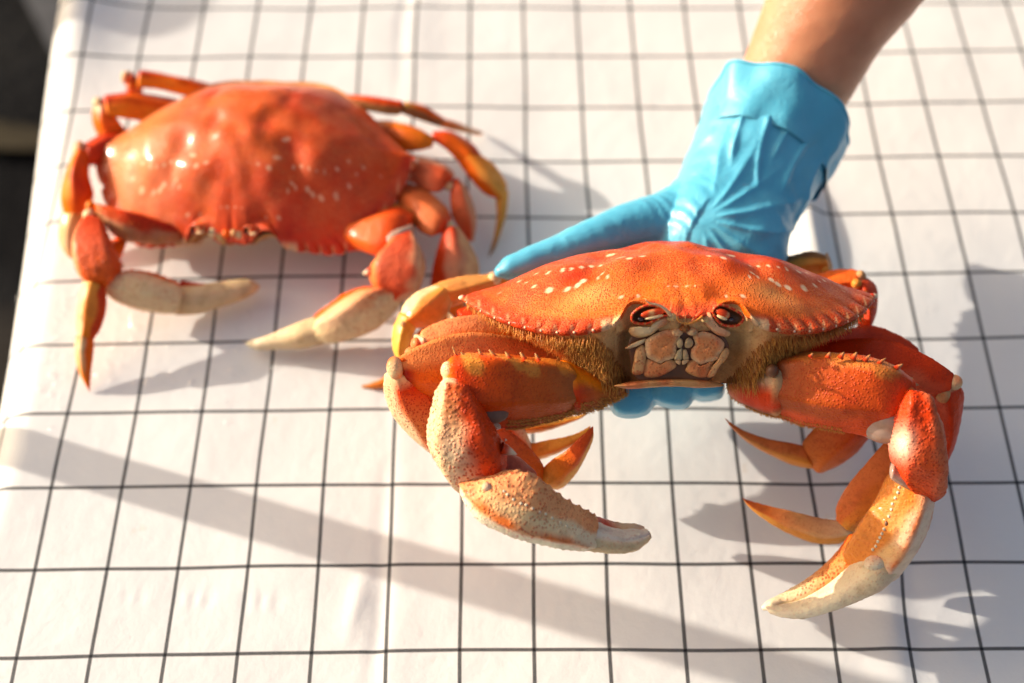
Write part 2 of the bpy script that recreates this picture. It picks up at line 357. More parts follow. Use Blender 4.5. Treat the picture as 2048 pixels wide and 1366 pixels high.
def cloth():
    na, nb = 560, 440
    a = np.concatenate([np.linspace(-15, -7.6, 20, endpoint=False), np.linspace(-7.6, 12.5, na - 50), np.linspace(12.5, 19, 31)[1:]]); na = len(a)
    b = np.linspace(-5, 15, nb)
    Aa, Bb = np.meshgrid(a, b); A, B = Aa.ravel(), Bb.ravel()
    As = interp(B, [-5, 2.5, 4, 6, 8, 10, 15], [-6.2, -5.45, -5.55, -5.75, -5.95, -6.05, -6.4])
    R = 2.6
    s = (As - A) * CELL; th = np.clip(s / R, 0, math.pi / 2 * .96)
    X = np.where(s < 0, A * CELL, As * CELL - R * np.sin(th) - np.maximum(0, s - R * math.pi / 2 * .96) * .063)
    Z = np.where(s < 0, 0.0, -R * (1 - np.cos(th)) - np.maximum(0, s - R * math.pi / 2 * .96))
    Y = B * ROW
    Q = np.stack([A * .16, B * .16, np.zeros_like(A)], 1)
    flat = sst(A, -6.5, -5)
    X = X + .10 * N1(Q * 3.0) + .03 * N2(Q * 8)
    Y = Y + .12 * N2(Q * 2.6) + .03 * N3(Q * 8)
    Z = Z + flat * (.08 * N3(Q * 2.2) + .03 * N1(Q * 6.5))
    # pressed crease running away from the camera
    ca = -.20 + .10 * np.sin(B * .55 + .6) + .03 * np.sin(B * 3.1)
    dx = (A - ca) * CELL
    cs = .55 + .30 * np.sin(B * 1.3 + 1) + .12 * np.sin(B * 4.3)
    Z = Z - cs * .085 * np.exp(-(dx / .42) ** 2) + .045 * np.exp(-((dx - .9) / 1.0) ** 2)
    # pucker low on the crease
    Z = Z + .09 * np.exp(-((A + .45 - (B - .5) * .22) / .13) ** 2) * np.exp(-((B - .55) / .35) ** 2)
    # second fold on the right
    cb = 6.66 + .07 * np.sin(B * .8) + .16 * sst(B, 1.8, -.5)
    dx = (A - cb) * CELL; am = .75 * np.exp(-((B - 5.7) / 1.3) ** 2) + .13 * np.exp(-((B - .2) / 1.6) ** 2) + .04
    Z = Z + am * np.where(dx < 0, np.exp(-(dx / 1.3) ** 2), np.exp(-(dx / .75) ** 2))
    X = X + .35 * np.exp(-((A - 7.0) / .35) ** 2) * np.exp(-((B - 1.3) / .7) ** 2)
    # raised corner at the far left, soft waves at the far edge
    Z = Z + 1.3 * np.exp(-((A + 6.5) / .9) ** 2) * sst(B, 7.8, 10.5)
    # little row of puckers, lower left
    Z = Z + .018 * np.exp(-((B - .62 + .05 * (A + 2.5)) / .10) ** 2) * sst(A, -4.2, -3.2) * (1 - sst(A, -1.6, -.8)) * np.sin(A * 19 + 2 * np.sin(A * 7))
    V = np.stack([X, Y, Z], 1)
    o = mesh('tablecloth', V, grid_faces(nb, na, False), cloth_mat(), uv=np.stack([A, B], 1))
    o['label'] = 'white oilcloth printed with thin black checks spread over the whole table'; o['category'] = 'tablecloth'
    me = o.data; me.flip_normals() if me.polygons[len(me.polygons) // 2].normal.z < 0 else None
    return o
CLOTH = cloth()

def boxverts(x0, x1, y0, y1, z0, z1):
    V = [(x, y, z) for z in (z0, z1) for y in (y0, y1) for x in (x0, x1)]
    F = [(0, 2, 3, 1), (4, 5, 7, 6), (0, 1, 5, 4), (2, 6, 7, 3), (0, 4, 6, 2), (1, 3, 7, 5)]
    return V, F
M_WOOD = plain('weathered_wood', (.20, .13, .08), .6, bump=.3, bscale=60)
tb = root('table', (20, 20, TZ), 'plain table hidden under the checked oilcloth', 'table')
V, F = boxverts(-16.2, 60, -22, 62, -4.0, -.75); mesh('tabletop', V, F, M_WOOD, tb, smooth=False, base=(20, 20, TZ))
for x in (-12, 52):
    for y in (-17, 55):
        V, F = boxverts(x, x + 5, y, y + 5, TZ, -4.0); mesh('leg', V, F, M_WOOD, tb, smooth=False, base=(20, 20, TZ))

# water drops standing on the cloth
def drop(px, py, r, h=None, sq=1.0, label='', seed=0):
    c = P(px, py, 0.02); n, m = 10, 28; V = []
    h = h or r * .42
    for i in range(n):
        a = i / (n - 1) * math.pi / 2
        for j in range(m):
            t = 2 * math.pi * j / m
            rr = r * math.cos(a) ** .8 * (1 + .16 * math.sin(2 * t + seed) + .08 * math.sin(3 * t + seed * 2))
            V.append((c[0] + rr * math.cos(t) * sq, c[1] + rr * math.sin(t) / sq, c[2] - .03 + h * math.sin(a)))
    F = grid_faces(n, m); F.append(tuple(range((n - 1) * m, n * m)))
    o = mesh('water_drop', V, F, M_WATER)
    o['label'] = label; o['category'] = 'water drop'; o['group'] = 'water drops on the cloth'
drop(312, 757, .62, .20, .9, 'flat water drop below the puddle, left of the single far drop', 1)
drop(475, 742, .42, .20, 1.0, 'round water drop standing alone under the cream claw tip', 2)
drop(205, 752, .45, .16, .9, 'water drop beside the pointed foot at the left table edge', 3)
drop(292, 640, .95, .22, 1.2, 'largest puddle of water below the left claw of the rear crab', 4)
drop(330, 680, .50, .16, 1.4, 'small puddle touching the lower right of the large puddle', 5)
def droplets():
    V, F = [], []
    def one(c, r):
        k = len(V); n, m = 4, 8
        for i in range(n):
            a = i / (n - 1) * math.pi / 2 * .98
            for j in range(m):
                t = 2 * math.pi * j / m; V.append((c[0] + r * math.cos(a) * math.cos(t), c[1] + r * math.cos(a) * math.sin(t), c[2] + r * .42 * math.sin(a)))
        for f in grid_faces(n, m): F.append(tuple(q + k for q in f))
        F.append(tuple(range(k + 3 * m, k + 4 * m)))
    bvh = BVHTree.FromObject(CLOTH, bpy.context.evaluated_depsgraph_get())
    for i in range(330):
        t = random.random()
        if i < 230:
            py = random.gauss(655, 105); px = 150 - .13 * (py - 350) + random.gauss(0, 45)
        else:
            px = random.uniform(190, 560); py = random.gauss(700, 60)
        a = P(px, py, 0); h = bvh.ray_cast(Vector((a[0] * .01, a[1] * .01, .3)), Vector((0, 0, -1)))
        if h[0] is None: continue
        one((h[0].x * 100, h[0].y * 100, h[0].z * 100 - .01), random.choice([.07, .10, .13, .18, .24]))
    o = mesh('water_droplets', V, F, M_WATER); o['kind'] = 'stuff'; o['label'] = 'scatter of tiny sparkling droplets on the cloth around the left table edge'; o['category'] = 'droplets'
droplets()

# ------------------------------------------------------------------ crab body
RIM = [(0, -4.72, .42), (.30, -4.86, .40), (.6, -4.78, .42), (.95, -4.72, .45), (1.2, -4.5, .70), (1.65, -4.35, .86), (2.1, -4.45, .80), (2.45, -4.8, .35), (2.8, -4.82, .05),
       (3.6, -4.66, -.2), (4.6, -4.32, -.32), (5.6, -3.72, -.32), (6.5, -2.9, -.24), (7.25, -1.95, -.14), (7.85, -.9, .0), (8.30, .15, .12), (7.75, .6, .10),
       (6.7, 1.55, .0), (5.5, 2.85, -.2), (4.3, 4.05, -.5), (3.5, 4.7, -.7), (2.5, 5.05, -.9), (1.2, 5.15, -1.0), (0, 5.15, -1.0)]
CTR = np.array([0, .25])
def rim_table(nt):
    H = np.array(RIM); K = np.vstack([H, H[-2:0:-1] * np.array([-1, 1, 1])]); K = np.vstack([K, K[:1]])
    C = catmull(K, 3000)[:-1]
    ang = np.unwrap(np.arctan2(C[:, 1] - CTR[1], C[:, 0]))
    t = np.linspace(0, 1, nt, endpoint=False)
    # even by arc length
    ds = np.linalg.norm(np.diff(np.vstack([C, C[:1]]), axis=0), axis=1); s = np.concatenate([[0], np.cumsum(ds)]); s /= s[-1]
    C2 = np.vstack([C, C[:1]])
    return np.stack([np.interp(t, s, C2[:, k]) for k in range(3)], 1)
NT = 720
RIMP = rim_table(NT)
XS, XE, NTOOTH = 2.75, 8.15, 9
def tooth_phase(x):
    f = (np.abs(x) - XS) / (XE - XS)
    f = np.clip(f, -.2, 1.2); f = np.sign(f) * np.abs(f) ** 1.12
    return f * NTOOTH
def relief(x, y):
    ax = np.abs(x); z = 0 * x
    for (cx, cy, rx, ry, am) in [(0, -1.2, 1.1, 1.3, .24), (1.9, -2.0, 1.0, .9, .30), (4.3, -1.3, 1.5, .9, .30), (4.9, .5, 1.5, 1.0, .14), (1.0, -3.6, .7, .6, .16), (2.9, -3.0, .7, .5, .12),
                                 (0, 2.1, 1.2, 1.1, .22), (2.8, -.7, .6, 1.0, -.22), (1.25, .6, .5, .7, -.20), (1.0, 1.3, .5, .4, .12), (3.2, 2.0, 1.3, 1.2, .16), (2.0, 2.6, .35, 1.2, -.14),
                                 (.0, -2.6, .4, .8, -.08), (6.2, -.6, .8, .5, .08), (3.2, -1.9, .35, .7, -.10), (.75, -.2, .45, .5, .14)]:
        z = z + am * np.exp(-((ax - cx) / rx) ** 2 - ((y - cy) / ry) ** 2)
    return z
HGT = 2.15
def carapace_local():
    rs = np.concatenate([np.linspace(0.004, .9, 74), np.linspace(.9, 1.0, 17)[1:]])
    rx, ry, rz = RIMP[:, 0], RIMP[:, 1], RIMP[:, 2]
    kk = np.hanning(201); kk /= kk.sum(); rzs = np.convolve(np.concatenate([rz] * 3), kk, 'same')[NT:2 * NT]; pass
    ph = tooth_phase(rx); fr = ph - np.floor(ph)
    front = (ry < .35) & (np.abs(rx) > XS) & (np.abs(rx) < XE)
    notch = np.where(front, -.12 * np.exp(-(fr / .10) ** 2) - .12 * np.exp(-((1 - fr) / .10) ** 2) + .05 * np.sin(fr * math.pi), 0)
    mid = (np.abs(rx) < 1.15) & (ry < 0)
    notch = notch + np.where(mid, .12 * np.maximum(0, np.cos(rx * 2 * math.pi / .62)) - .03, 0)
    orad = np.sqrt((rx) ** 2 + (ry - CTR[1]) ** 2)
    V, Rr, Th = [], [], []
    k2 = np.hanning(75); k2 /= k2.sum(); sm = lambda q: np.convolve(np.concatenate([q] * 3), k2, 'same')[NT:2 * NT]
    xs_, ys_ = sm(rx), sm(ry)
    for r in rs:
        k = sst(np.array([r]), .93, 1.0)[0]
        sc = r + notch * k / orad; e2 = sst(np.array([r]), .70, .97)[0]
        x = (rx * e2 + xs_ * (1 - e2)) * sc; y = CTR[1] + (ry * e2 + ys_ * (1 - e2) - CTR[1]) * sc
        e_ = sst(np.array([r]), .84, 1.0)[0]; z = (rzs * (1 - e_) + rz * e_) * r ** 2.4 + HGT * max(0, 1 - r ** 2.05) ** 1.03 + relief(x, y) * (1 - r ** 5)
        z = z + .085 * np.where(front, np.sin(fr * math.pi), 0) * sst(np.array([r]), .9, .98)[0]
        V.append(np.stack([x, y, z], 1)); Rr.append(np.full(NT, r)); Th.append(np.arange(NT))
    for q, dz in ((1.0, -.07), (.985, -.14), (.95, -.17)):
        V.append(np.stack([rx * (q + notch / orad), CTR[1] + (ry - CTR[1]) * (q + notch / orad), rz + dz], 1)); Rr.append(np.full(NT, 1.01)); Th.append(np.arange(NT))
    return np.vstack(V), np.hstack(Rr), np.hstack(Th), len(rs) + 3
CV, CR, CT, CN = carapace_local()

MARKS = []        # white pigment marks in crab-local cm, filled from the first crab
def carapace_paint(V, style):
    x, y = V[:, 0], V[:, 1]; ax = np.abs(x); n = len(V)
    Q = np.stack([x, y, 0 * x], 1)
    if style == 0:
        c = mixc(np.tile(np.array([.76, .085, .002]), (n, 1)), np.tile(np.array([.66, .040, .002]), (n, 1)), np.clip(.5 + .55 * N1(Q, .55) - .3 * sst(-y, .5, 3.2), 0, 1))
        c = mixc(c, np.tile(np.array([.86, .135, .003]), (n, 1)), sst(-y, 1.8, 3.8) * .8)
        c = mixc(c, np.tile(np.array([.60, .040, .008]), (n, 1)), np.clip(sst(y, -2.2, 1.0) * .75 + .25 * N3(Q, 1.6), 0, .9))
        c = mixc(c, np.tile(np.array([.50, .03, .012]), (n, 1)), np.clip(.45 * N1(Q, 2.6) * sst(y, -3.5, -1.5), 0, .5))
        pal = np.exp(-((ax - 3.5) / 1.1) ** 2 - ((y + 3.25) / .55) ** 2)
        c = mixc(c, np.tile(np.array([.84, .36, .10]), (n, 1)), np.clip(pal * .75, 0, 1))
        c = mixc(c, np.tile(np.array([.36, .022, .008]), (n, 1)), np.clip(sst(x, 1.5, 6) * sst(y, -2.6, .5) * (.5 + .5 * N2(Q, .9)), 0, .7))  # right half painted darker, standing in for the grazing light there
    else:
        c = mixc(np.tile(np.array([.70, .085, .004]), (n, 1)), np.tile(np.array([.54, .028, .002]), (n, 1)), np.clip(.5 + .6 * N1(Q, .5), 0, 1))
        c = mixc(c, np.tile(np.array([.70, .20, .06]), (n, 1)), np.clip(sst(-x, 1.5, 5.5) * .8 + sst(y, 2.6, 5) * .8, 0, 1))
        c = mixc(c, np.tile(np.array([.74, .07, .01]), (n, 1)), np.exp(-((x) / 1.6) ** 2) * sst(-y, -1, 3) * .8)
    # red depressions
    dep = np.exp(-((ax - 2.6) / .6) ** 2 - ((y + .6) / .9) ** 2) + .8 * np.exp(-((ax - 1.2) / .6) ** 2 - ((y - .4) / .5) ** 2)
    c = mixc(c, np.tile(np.array([.50, .03, .012]), (n, 1)), np.clip(dep * .6, 0, 1))
    # marginal teeth: red lobes, cream slits between
    ph = tooth_phase(x); fr = ph - np.floor(ph)
    zone = (y < .2) & (ax > XS - .1) & (ax < XE)
    t = np.where(zone, sst(CR, .90, .955), 0)
    c = mixc(c, np.tile(np.array([.56, .026, .003]), (n, 1)), t * .85)
    sl = np.where(zone, np.exp(-(np.minimum(fr, 1 - fr) / .07) ** 2) * sst(CR, .952, .98), 0)
    c = mixc(c, np.tile(np.array([.82, .50, .24]), (n, 1)), np.clip(sl * .8, 0, 1))
    mid = (ax < 1.2) & (y < 0)
    c = mixc(c, np.tile(np.array([.66, .04, .01]), (n, 1)), np.where(mid, sst(CR, .86, .97), 0))
    cr = np.where((ax > 2.4) & (ax < 3.1) & (y < 0), sst(CR, .93, .99), 0); c = mixc(c, np.tile(CRM, (n, 1)), cr * .8)
    # white pigment marks
    wob = .05 * N2(Q, 6); mk = np.zeros(n)
    for (mx, my, r1, r2, an) in MARKS:
        ca, sa = math.cos(an), math.sin(an); dx, dy = x - mx, y - my
        p_, q_ = dx * ca + dy * sa, -dx * sa + dy * ca
        mk = np.maximum(mk, 1 - sst(np.sqrt((p_ / r1) ** 2 + (q_ / r2) ** 2) + wob * 3, .65, 1.15))
    c = mixc(c, np.tile(np.array([.86, .66, .42]), (n, 1)), mk * (.85 if style == 0 else .5))
    spk = np.clip(.52 + .55 * (pal if style == 0 else 0) + .35 * np.exp(-((ax - 1.9) / 1.0) ** 2 - ((y + 1.9) / .9) ** 2), 0, 1) * (1 - mk)
    return np.hstack([np.clip(c, .003, .95), spk[:, None]])

def blob(c, ax3, n=14, m=20):
    """ellipsoid: centre c, three axis vectors"""
    V = []
    for i in range(n):
        a = math.pi * (i + .02) / (n - .96)
        for j in range(m):
            t = 2 * math.pi * j / m
            V.append(c + ax3[0] * math.sin(a) * math.cos(t) + ax3[1] * math.sin(a) * math.sin(t) + ax3[2] * math.cos(a))
    F = [tuple(reversed(f)) for f in grid_faces(n, m)]; F.append(tuple(range(m))); F.append(tuple(range(n * m - 1, n * m - m - 1, -1)))
    V = np.array(V)
    f = F[n // 2 * m]
    if np.dot(np.cross(V[f[1]] - V[f[0]], V[f[2]] - V[f[0]]), V[f[0]] - c) < 0: F = [tuple(reversed(f)) for f in F]
    return V, F

def bristle_mesh(name, roots, dirs, lens, wid, mat, parent, base):
    V, F, A = [], [], []
    for r, d, l, w in zip(roots, dirs, lens, wid):
        d = unit(d); s = unit(np.cross(d, RNG.normal(size=3))); t = np.cross(d, s)
        bend = unit(d + RNG.normal(size=3) * .18)
        k = len(V)
        for a in (0, 2.09, 4.19): V.append(r + w * (s * math.cos(a) + t * math.sin(a)))
        mid = r + d * l * .55
        for a in (0, 2.09, 4.19): V.append(mid + .62 * w * (s * math.cos(a) + t * math.sin(a)))
        V.append(mid + bend * l * .45)
        tone = RNG.uniform(0, .35)
        A += [tone * .3] * 3 + [.35 + tone] * 3 + [1.0]
        for a in range(3):
            b = (a + 1) % 3; F.append((k + a, k + b, k + 3 + b, k + 3 + a)); F.append((k + 3 + a, k + 3 + b, k + 6))
    V = np.array(V); col = np.ones((len(V), 4)); col[:, 3] = A
    o = mesh(name, V, F, mat, parent, col=col, base=base); o['kind'] = 'stuff'
    return o

def under_local():
    rx, ry, rz = RIMP[:, 0], RIMP[:, 1], RIMP[:, 2]; ax = np.abs(rx)
    fr = ry < .3
    V, vv = [], []
    vs = np.concatenate([np.linspace(0, 1, 26), np.linspace(1, 2, 8)[1:]])
    for v in vs:
        if v <= 1:
            dep = np.where(fr, 2.62 * np.clip(1 - (ax / 8.0) ** 2.8, .04, 1), 2.0 * np.clip(1 - (ax / 8.6) ** 2, .05, 1) + .4)
            sx = 1 - .30 * v ** 1.3 * sst(ax, 1.5, 6)
            sy = np.where(fr, 1 - (.10 + .22 * sst(ax, 2, 6)) * v ** 1.2, 1 - .25 * v)
            x = rx * .975 * sx; y = CTR[1] + (ry - CTR[1]) * .975 * sy
            top = np.where(fr & (ax < 2.6), .0 + 0 * rz, rz) - .12
            z = top + (-dep - top) * (v ** .95) 
            z = np.where(v < .001, rz - .10, z); y = y + np.where(fr, .55 * (1 - sst(ax, 2.3, 3.2)) * sst(np.array([v]), .01, .12)[0], 0)
        else:
            k = v - 1; x = rx * .975 * (1 - .30 * sst(ax, 1.5, 6)) * (1 - k * .98)
            y0 = CTR[1] + (ry - CTR[1]) * .975 * np.where(fr, 1 - (.10 + .22 * sst(ax, 2, 6)), .75); y = CTR[1] + (y0 - CTR[1]) * (1 - k * .98)
            dep = np.where(fr, 2.62 * np.clip(1 - (ax / 8.0) ** 2.8, .04, 1), 2.0 * np.clip(1 - (ax / 8.6) ** 2, .05, 1) + .4)
            z = -dep * (1 - k) - 2.75 * k
        V.append(np.stack([x, y, z], 1)); vv.append(np.full(NT, v))
    return np.vstack(V), np.hstack(vv), len(vs)
UV_, UVV, UN = under_local()

class Crab:
    def __init__(s, org, X, Y, Z, base, label, group, style):
        s.o, s.X, s.Y, s.Z, s.base, s.style = org, X, Y, Z, np.array(base, float), style
        s.root = root('boiled_crab', base, label, 'crab', group); s.uz = .45 if style else 1.0; s.cm = M_CARA2 if style else M_CARA
    def w(s, L):                            # local cm -> world cm
        L = np.array(np.atleast_2d(L), float)
        if s.style: L[:, 1] *= 1 + .28 * sst(np.abs(L[:, 0]), 3.0, 7.0) * (L[:, 1] < 0)     # this shell is broader in front
        if s.style: L[:, 2] -= .25 * sst(L[:, 1], 1.8, 5.2) ** 1.5
        return s.o + L[:, :1] * s.X + L[:, 1:2] * s.Y + L[:, 2:3] * s.Z
    def v(s, L): return L[0] * s.X + L[1] * s.Y + L[2] * s.Z
    def local(s, Q): d = np.atleast_2d(Q) - s.o; return np.stack([d @ s.X / (s.X @ s.X), d @ s.Y / (s.Y @ s.Y), d @ s.Z / (s.Z @ s.Z)], 1)
    def add(s, name, V, F, mat, parent=None, col=None, smooth=True):
        return mesh(name, V, F, mat, parent or s.root, col=col, base=s.base, smooth=smooth)
    def bvh(s):
        V = s.w(CV); return BVHTree.FromPolygons([tuple(v) for v in V], grid_faces(CN, NT))
    def body(s):
        V = CV.copy(); V[:, 2] += .022 * (N1(CV, 1.6) + .6 * N3(CV, 2.4)) * (1 - CR ** 6)
        if s.style: V[:, 2] -= .30 * relief(CV[:, 0], CV[:, 1]) * (1 - np.minimum(CR, 1) ** 5)
        F = [tuple(reversed(f)) for f in grid_faces(CN, NT)]; F.append(tuple(range(NT)))
        W_ = s.w(V); f = F[len(F) // 4]; nrm = np.cross(W_[f[1]] - W_[f[0]], W_[f[2]] - W_[f[0]])
        if np.dot(nrm, s.Z) < 0: F = [tuple(reversed(f)) for f in F]
        s.cara = s.add('carapace', W_, F, s.cm, col=carapace_paint(CV, s.style))
        # pearly tooth tips along both front edges
        tipmesh = None
        edge = RIMP[(RIMP[:, 1] < .2)]
        for sg in (-1, 1):
            e = edge[edge[:, 0] * sg > 0]; ph = tooth_phase(e[:, 0])
            for k in range(NTOOTH + 1):
                if k == NTOOTH: L = np.array([8.22 * sg, .12, .10]); r = .13
                else:
                    i = np.argmin(np.abs(ph - (k + .80))); L = e[i].copy(); r = .062
                    L[:2] += (L[:2] - CTR) * .003; L[2] += .0
                c = s.w(L)[0]; outw = unit(s.v(np.array([L[0], L[1] - CTR[1], 0]))) ; fw = unit(np.cross(s.Z, outw))
                V, F = blob(c, (outw * r * (1.9 if k == NTOOTH else 1.15), fw * r * 1.1, s.Z * r * .9), 8, 12)
                n = len(V); d = (V - c) @ outw / r
                col = mixc(np.tile(np.array([.58, .03, .01]), (n, 1)), np.tile(np.array([.88, .66, .42]), (n, 1)), sst(d, .0, .9))
                s.add('marginal_tooth', V, F, M_TOOTH, s.cara, col=np.hstack([col, np.full((n, 1), .2)]))
        # underside
        V = UV_.copy(); V[:, 2] *= s.uz; V = V + .03 * N1(V, 1.5)[:, None] * np.array([0, -1, 0])
        ax = np.abs(V[:, 0]); n = len(V)
        c = mixc(np.tile(np.array([.62, .26, .08]), (n, 1)), np.tile(np.array([.46, .15, .02]), (n, 1)), sst(ax, 2.6, 3.6) * sst(UVV, .0, .25))
        c = mixc(c, np.tile(np.array([.78, .44, .18]), (n, 1)), sst(-ax, -3.4, -2.4) * (1 - sst(UVV, .2, .5)))
        c = mixc(c, np.tile(np.array([.66, .45, .28]), (n, 1)), sst(UVV, 1.0, 1.3))
        F = grid_faces(UN, NT); F.append(tuple(range((UN - 1) * NT, UN * NT)))
        W_ = s.w(V); f = F[40]; nrm = np.cross(W_[f[1]] - W_[f[0]], W_[f[2]] - W_[f[0]])
        out = W_[f[0]] - s.w([0, .25, 0])[0]
        if np.dot(nrm, out) < 0: F = [tuple(reversed(f)) for f in F]
        s.under = s.add('underside', W_, F, M_SHELL, col=np.hstack([c, np.full((n, 1), .25)]))
    def fuzz(s, count, front_only=True, lscale=1.0):
        roots, dirs, lens, wid = [], [], [], []
        V = UV_.reshape(UN, NT, 3); rimfront = [j for j in range(NT) if RIMP[j, 1] < .25 and abs(RIMP[j, 0]) > 1.9]
        for i in range(count):
            j = random.choice(rimfront); ax = abs(RIMP[j, 0]); v = random.random() ** .9 * .98
            if ax < 3.4 and v < (3.4 - ax) * .6: continue
            if ax < 3.0 and random.random() < .35: continue
            k = v * 25; k0 = int(k); f = k - k0
            L = (V[k0, j] * (1 - f) + V[k0 + 1, j] * f) * np.array([1, 1, s.uz])
            sg = math.copysign(1, L[0])
            d = np.array([sg * random.gauss(.10, .2), random.gauss(-.42, .22), -1.0 + random.gauss(0, .15)])
            roots.append(s.w(L)[0]); dirs.append(s.v(d)); lens.append(lscale * random.uniform(.20, .46) * (1.0 + .7 * (v > .8) + .3 * (v < .1))); wid.append(random.uniform(.012, .026))
        bristle_mesh('bristles', roots, dirs, lens, wid, M_HAIR, s.under, s.base)
    # limb segment through traced rows: (ax,ay,bx,by,depth,thickness)
    def seg(s, name, rows, mat, colf, parent=None, mode='d', **kw):
        r3 = []
        for (a0, a1, b0, b1, d, t) in rows:
            if mode == 'd': r3.append((D(a0, a1, d), D(b0, b1, d), t * KS))
            else: r3.append((P(a0, a1, d), P(b0, b1, d), t))
        if 'prof' not in kw:
            kw['prof'] = {'claw_arm': ARMP, 'wrist': WRIST, 'palm': PALM, 'walking_leg': LENS, 'carpus': LENS, 'propodus': LENS, 'dactyl': LENS}.get(name)
        if name in ('wrist', 'palm', 'claw_arm', 'walking_leg', 'carpus', 'propodus'): kw.setdefault('cap0', .35); kw['cap1'] = min(kw.get('cap1', .3), .3)
        V, F, U, PH, NN = loft(r3, **kw)
        o = s.add(name, V, F, mat, parent, col=colf(U, PH, V)); s.surf = BVHTree.FromPolygons([tuple(v) for v in V], F)
        return o, (V, U, PH, NN)
    def knob(s, name, px, py, d, r, mat=None, parent=None, mode='d', col=None, sq=(1, 1, 1), onsurf=False):
        c = D(px, py, d) if mode == 'd' else P(px, py, d)
        if onsurf:
            h = s.surf.ray_cast(Vector(CAM), Vector(unit(ray(px, py))))
            if h[0] is not None: c = np.array(h[0]) + unit(ray(px, py)) * r * .35
        V, F = blob(c, (RT * r * sq[0], UP * r * sq[1], FW * r * sq[2]), 12, 18)
        V = c + (V - c) * (1 + (.16 * N1(V, .9 / max(r, .12)) * (name == 'knuckle')))[:, None] * (.88 if name == 'knuckle' else 1)
        cc = None
        if mat is None:
            mat = M_SHELL; c0 = np.tile((CRM if col is None else col) * .92, (len(V), 1))
            if name == 'knuckle': c0 = mixc(c0, np.tile(ORG, (len(V), 1)), np.clip(.25 + .45 * N2(V, 2.2), 0, .8))
            cc = np.hstack([c0, np.full((len(V), 1), .3)])
        return s.add(name, V, F, mat, parent, col=cc)
    def spine(s, px, py, d, tipx, tipy, r, parent, mode='d', col=CRW, dt=0, onsurf=False, bc=RED):
        a = D(px, py, d) if mode == 'd' else P(px, py, d); b = D(tipx, tipy, d - dt) if mode == 'd' else P(tipx, tipy, d + dt)
        if onsurf:
            h = s.surf.ray_cast(Vector(CAM), Vector(unit(ray(px, py))))
            if h[0] is not None: dd_ = np.array(h[0]) - a; a = a + dd_; b = b + unit(ray(tipx, tipy)) * np.linalg.norm(dd_) * np.sign(dd_ @ FW)
        ax = unit(b - a); u = unit(np.cross(ax, FW)); w = np.cross(ax, u); V = []
        for k in range(7):
            f = k / 6; rr = r * (1 - f) ** .75 + .01
            for j in range(10): V.append(a + (b - a) * f + rr * (u * math.cos(j * .628) + w * math.sin(j * .628)))
        V = np.array(V); F = grid_faces(7, 10) + [tuple(range(60, 70))]
        n = len(V); t = np.repeat(np.arange(7) / 6, 10); c = mixc(np.tile(bc, (n, 1)), np.tile(col, (n, 1)), sst(t, .2, .7))
        return s.add('spine', V, F, M_TOOTH, parent, col=np.hstack([c, np.full((n, 1), .1)]))
    def hairs_on(s, data, cnt, sel, parent, down, l=(.12, .3)):
        V, U, PH, NN = data; idx = np.where(sel(U, PH))[0]
        if len(idx) == 0: return
        ii = RNG.choice(idx, cnt); jit = RNG.normal(size=(cnt, 3)) * .05
        dirs = NN[ii] * .55 + np.array(down)[None] + RNG.normal(size=(cnt, 3)) * .22
        jit -= NN[ii] * (jit * NN[ii]).sum(1)[:, None]
        bristle_mesh('bristles', V[ii] + jit - NN[ii] * .03, dirs, RNG.uniform(l[0], l[1], cnt), RNG.uniform(.011, .022, cnt), M_HAIR, parent, s.base)

# ------------------------------------------------------------------ the crab in the hand
HELD = True
E1 = math.radians(11.5)
S0 = D(1338, 600, 57.0); vd = unit(ray(1338, 600))
r0 = unit(np.cross(vd, np.cross(RT * math.cos(.022) - UP * math.sin(.022), vd)))
u0 = np.cross(r0, vd); u0 = u0 if np.dot(u0, UP) > 0 else -u0
Z0 = u0 * math.cos(E1) - vd * math.sin(E1); Y0 = np.cross(Z0, r0)
yw = math.radians(7.5)                     # nose turned a little to the right of the picture
X0 = r0 * math.cos(yw) + Y0 * math.sin(yw); Y1 = np.cross(Z0, X0)
H = Crab(S0, X0 * KS, Y1 * KS, Z0 * KS, S0 - Z0 * 3.2, 'large orange boiled crab with hairy underside held up on the palm of the blue glove', 'boiled crabs', 0)
bv = H.bvh()
def on_shell(px, py):
    v = ray(px, py); h = bv.ray_cast(Vector(CAM), Vector(unit(v)))
    return H.local(np.array(h[0]))[0] if h[0] is not None else None
for (px, py, rx, ry, an) in [(1072, 547, .07, .05, 0), (1096, 545, .12, .07, .6), (1125, 541, .07, .09, 0), (1143, 538, .06, .06, 0), (1163, 534, .09, .07, 0), (1182, 533, .09, .07, 0), (1201, 532, .07, .09, 0),
                             (1039, 562, .07, .05, 0), (1052, 566, .05, .04, 0), (1068, 572, .09, .07, .3), (1098, 579, .15, .12, .2), (1135, 577, .17, .10, .3), (1155, 570, .16, .08, .7), (1167, 562, .13, .08, .5),
                             (1222, 510, .20, .07, -.5), (1240, 514, .22, .08, -.2), (1258, 515, .14, .08, .2), (1284, 512, .14, .05, .1), (1352, 573, .09, .04, 0), (1336, 573, .04, .03, 0), (1243, 594, .12, .05, .3), (1276, 592, .08, .04, -.3),
                             (1204, 548, .14, .05, .5), (1215, 553, .06, .10, 0), (1196, 556, .06, .10, 0), (1000, 585, .05, .03, 0)]:
    L = on_shell(px, py)
    if L is None: continue
    MARKS.append((L[0], L[1], rx, ry * 1.5, an)); MARKS.append((-L[0], L[1], rx * random.uniform(.8, 1.1), ry * 1.5, -an))
H.body()
H.fuzz(8800, lscale=1.12)

